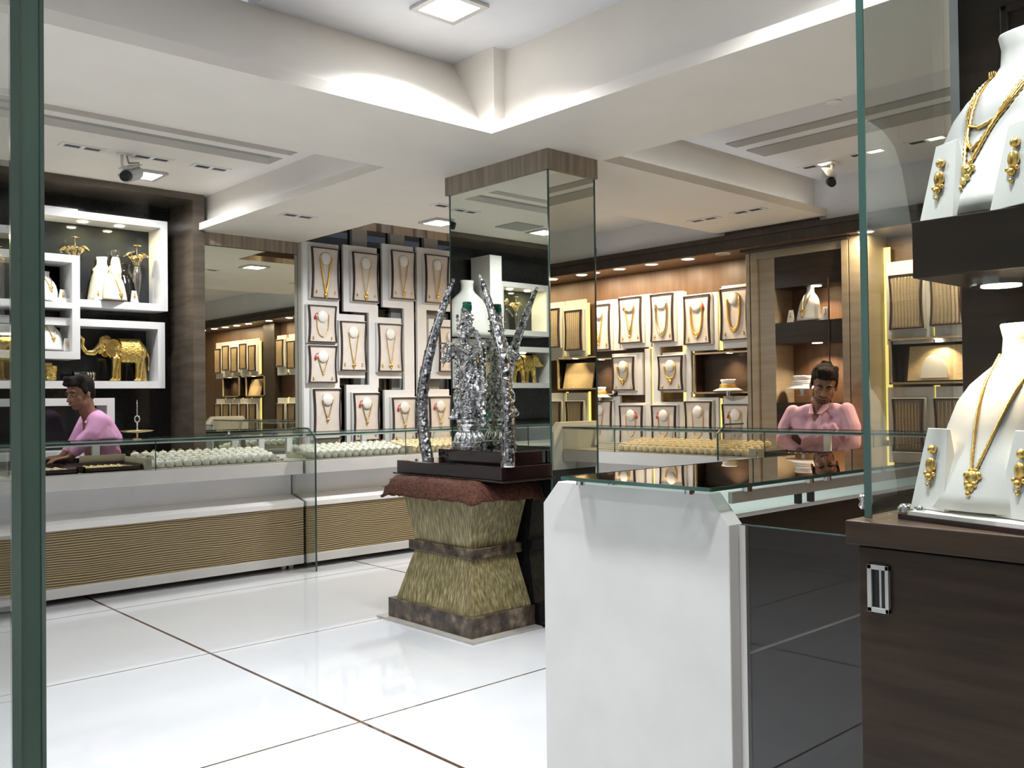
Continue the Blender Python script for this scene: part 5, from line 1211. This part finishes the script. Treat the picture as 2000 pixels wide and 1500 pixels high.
# right salesman: seated behind the right counter, looking down, faces the viewer's side (-x)
def man_right():
    s = 1.17; hx, hy = 6.30, AX(1612, 750, 6.30).y
    t = thing('person', 'salesman in a light pink shirt seated behind the right counter, looking down', 'person', (hx, hy, .52))
    hc = AX(1609, 752, 6.27)
    b, P, Rm = head(t, hc, -pi/2+radians(30), radians(26), radians(8), s)
    nk = AX(1603, 786, 6.31)
    b.caps([P(0, .03, -.08), nk, nk+V3(.02, 0, -.06)], [.055*s, .060, .075])
    shz = AX(1600, 812, 6.38).z
    Ls = AX(1549, 806, 6.31); Rs = AX(1654, 802, 6.31)
    Le = V3(6.27, Ls.y+.065, .90); Re = V3(6.27, Rs.y-.065, .90)
    Lh = V3(6.23, hy+.15, .80); Rh = V3(6.23, hy-.13, .80)
    b.caps([nk+V3(.02, 0, -.08), V3(6.37, hy+.02, .85), V3(6.38, hy+.02, .58)], [.08, .10, .11])
    b.caps([Ls, Le, Lh], [.05, .042, .03]); b.caps([Rs, Re, Rh], [.05, .042, .03])
    hand(b, Lh, (-.2, -1, -.1), (-1, 0, 0), (0, 0, 1), 1.05); hand(b, Rh, (-.2, 1, -.1), (-1, 0, 0), (0, 0, 1), 1.05)
    body = b.build('body', 'skin', t, remesh=.0065, sm_it=3); face_parts(t, body, P, Rm, s, True); hair(t, P, Rm, s)
    bd = MB()
    bd.ball(P(0, -.040, -.076), (.046*s, .052*s, .034*s), 18, 12, Rm)
    for q in (-1, 1): bd.ball(P(q*.046, -.012, -.050), (.018*s, .034*s, .042*s), 12, 10, Rm)
    bd.caps([P(-.022, -.086, -.044), P(0, -.091, -.041), P(.022, -.086, -.044)], [.0065*s, .0065*s, .0065*s])
    sub(body, 'beard', bd, 'beard', remesh=.006, sm_it=2)
    # shirt
    c = MB(); 
    c.caps([Ls+V3(0, -.01, -.03), Ls.lerp(nk, .5)+V3(.02, 0, -.03), V3(6.34, nk.y, nk.z-.07), Rs.lerp(nk, .5)+V3(.02, 0, -.03), Rs+V3(0, .01, -.03)], [.060, .058, .068, .058, .060])
    c.caps([V3(6.33, hy+.09, shz-.12), V3(6.35, hy+.08, .82), V3(6.37, hy+.07, .60)], [.11, .11, .115])
    c.caps([V3(6.33, hy-.07, shz-.12), V3(6.35, hy-.05, .82), V3(6.37, hy-.04, .60)], [.11, .11, .115])
    c.caps([Ls, Ls.lerp(Le, .5)+V3(0, .02, 0), Le, Le.lerp(Lh, .6)], [.060, .060, .056, .046]); c.caps([Rs, Rs.lerp(Re, .5)+V3(0, -.02, 0), Re, Re.lerp(Rh, .6)], [.060, .060, .056, .046])
    c.caps([V3(6.325, hy+.005, shz-.03), V3(6.33, hy+.005, shz-.16), V3(6.35, hy, .82)], [.085, .11, .11])
    c.caps([Ls+V3(.01, 0, -.03), V3(6.32, hy+.10, shz-.16), V3(6.33, hy+.13, .86)], [.062, .095, .09]); c.caps([Rs+V3(.01, 0, -.03), V3(6.32, hy-.09, shz-.16), V3(6.33, hy-.12, .86)], [.062, .095, .09])
    for k in range(8):                                # folds
        a = rnd.uniform(-1, 1); c.caps([V3(6.235, hy+.12*a, shz-.06-.012*k), V3(6.225, hy+.12*a+.06*rnd.choice((-1, 1)), shz-.13-.015*k)], [.016, .012])
    sh = c.build('shirt', 'shirt2', t, remesh=.008, sm_it=3)
    for q in (-1, 1):
        l = MB(); n0 = V3(nk.x-.075, nk.y, nk.z-.040)
        l.loft([[tuple(n0+V3(.0, q*.012, -.045)), tuple(n0+V3(-.012, q*.012, -.045)), tuple(n0+V3(-.014, q*.052, -.040)), tuple(n0+V3(0, q*.052, -.040))],
                [tuple(n0+V3(.045, q*.050, .035)), tuple(n0+V3(.03, q*.050, .035)), tuple(n0+V3(.06, q*.082, .015)), tuple(n0+V3(.075, q*.082, .015))]])
        sub(sh, 'collar', l, 'shirt2', bevel=.003)
    for k in range(3): sub(sh, 'button', MB().ball((6.235, hy, shz-.10-.06*k), .006, 8, 6), 'eye')
    l = MB(); l.caps([V3(6.38, hy+.09, .56), V3(6.22, hy+.12, .52), V3(6.22, hy+.12, .10)], [.09, .07, .055]); l.caps([V3(6.38, hy-.07, .56), V3(6.22, hy-.10, .52), V3(6.22, hy-.10, .10)], [.10, .08, .055])
    l.build('trousers', 'trouser', t, remesh=.015, sm_it=2)
    for q in (.12, -.10): f = MB(); f.caps([V3(6.24, hy+q, .045), V3(6.19, hy+q, .04)], [.045, .038]); f.build('shoe', 'black', t, remesh=.01)
    st = thing('stool', 'round dark stool under the right salesman', 'stool', (6.36, hy, 0))
    MB().lathe([(.17, .40), (.175, .42), (.16, .435)], 6.36, hy, 24).build('seat', 'trouser', st); MB().lathe([(.14, 0), (.14, .015), (.025, .03), (.025, .40)], 6.36, hy, 20).build('pedestal', 'chrome', st)
man_right()
# left salesman: profile to the left, leaning on his elbow
def man_left():
    s = 1.0; y0 = 6.80; hc = AY(155, 769, y0)
    t = thing('person', 'young salesman in a pink shirt leaning behind the left counter, facing left', 'person', (hc.x+.12, y0, .55))
    b, P, Rm = head(t, hc, -pi/2+radians(22), radians(14), radians(0), s)
    # faces -x: yaw of local -y to -x is -90 deg
    nk = AY(172, 806, y0+.02); Ls = V3(nk.x+.03, y0-.12, 1.12); Rs = V3(nk.x+.05, y0+.17, 1.12)
    b.caps([P(0, .035, -.06), nk, nk+V3(.04, 0, -.06)], [.052, .055, .07])
    b.caps([nk+V3(.05, 0, -.08), V3(nk.x+.10, y0+.02, .85), V3(nk.x+.16, y0+.02, .58)], [.09, .12, .13])
    Le = V3(nk.x-.07, 6.70, .985); Lh = V3(hc.x-.08, 6.74, .88); Re = V3(nk.x-.06, 6.93, .95); Rh = V3(hc.x-.10, 6.85, .88)
    b.caps([Ls, Le, Lh], [.045, .036, .027]); b.caps([Rs, Re, Rh], [.045, .036, .027])
    hand(b, Lh, (-1, .1, -.1), (0, 1, 0), (0, 0, 1), .95); hand(b, Rh, (-1, 0, -.05), (0, -1, 0), (0, 0, 1), .95)
    body = b.build('body', 'skin', t, remesh=.0065, sm_it=3); face_parts(t, body, P, Rm, s, False); hair(t, P, Rm, s)
    c = MB()
    c.caps([Ls+V3(.0, .02, 0), nk+V3(.06, .02, -.055), Rs], [.070, .078, .065])
    c.caps([nk+V3(.055, -.05, -.12), V3(nk.x+.10, y0-.05, .88), V3(nk.x+.12, y0-.04, .60)], [.095, .105, .11])
    c.caps([nk+V3(.055, .09, -.12), V3(nk.x+.10, y0+.09, .88), V3(nk.x+.12, y0+.08, .60)], [.095, .105, .11])
    c.caps([Ls, Ls.lerp(Le, .5)+V3(.01, -.03, -.01), Le], [.072, .064, .056]); c.caps([Le, Le.lerp(Lh, .55)], [.054, .044]); c.caps([Rs, Re, Re.lerp(Rh, .5)], [.07, .055, .045])
    c.caps([Ls+V3(.04, .0, -.01), V3(nk.x+.13, y0-.10, 1.0)], [.055, .065])
    for k in range(6): c.caps([Ls+V3(.02*k-.05, -.058+.004*k, -.03), Ls+V3(.02*k-.01, -.056, -.11)], [.013, .011])
    sh = c.build('shirt', 'shirt', t, remesh=.009, sm_it=4)
    l = MB(); n0 = nk+V3(-.01, -.055, -.01); l.loft([[tuple(n0+V3(-.035, -.01, -.06)), tuple(n0+V3(-.02, -.02, -.068)), tuple(n0+V3(.03, -.01, .0)), tuple(n0+V3(.02, .0, .01))], [tuple(n0+V3(-.02, .05, -.05)), tuple(n0+V3(-.02, .04, -.06)), tuple(n0+V3(.09, .02, .015)), tuple(n0+V3(.08, .03, .03))]])
    sub(sh, 'collar', l, 'shirt', bevel=.004)
    x_ = nk.x+.12
    l = MB(); l.caps([V3(x_, y0-.05, .58), V3(x_-.32, y0-.07, .55), V3(x_-.34, y0-.07, .10)], [.10, .08, .05]); l.caps([V3(x_, y0+.11, .58), V3(x_-.32, y0+.12, .55), V3(x_-.34, y0+.12, .10)], [.10, .08, .05]); l.build('trousers', 'trouser', t, remesh=.015, sm_it=2)
    for q in (-.07, .12): f = MB(); f.caps([V3(x_-.34, y0+q, .045), V3(x_-.42, y0+q, .04)], [.045, .038]); f.build('shoe', 'black', t, remesh=.01)
    st = thing('stool', 'round dark stool under the left salesman', 'stool', (x_, y0+.03, 0))
    MB().lathe([(.16, .43), (.165, .45), (.15, .465)], x_, y0+.03, 24).build('seat', 'trouser', st); MB().lathe([(.14, 0), (.14, .015), (.025, .03), (.025, .43)], x_, y0+.03, 20).build('pedestal', 'chrome', st)
man_left()
for o in list(bpy.data.objects):                      # drop the build-time bookkeeping
    if '_wo' in o: del o['_wo']
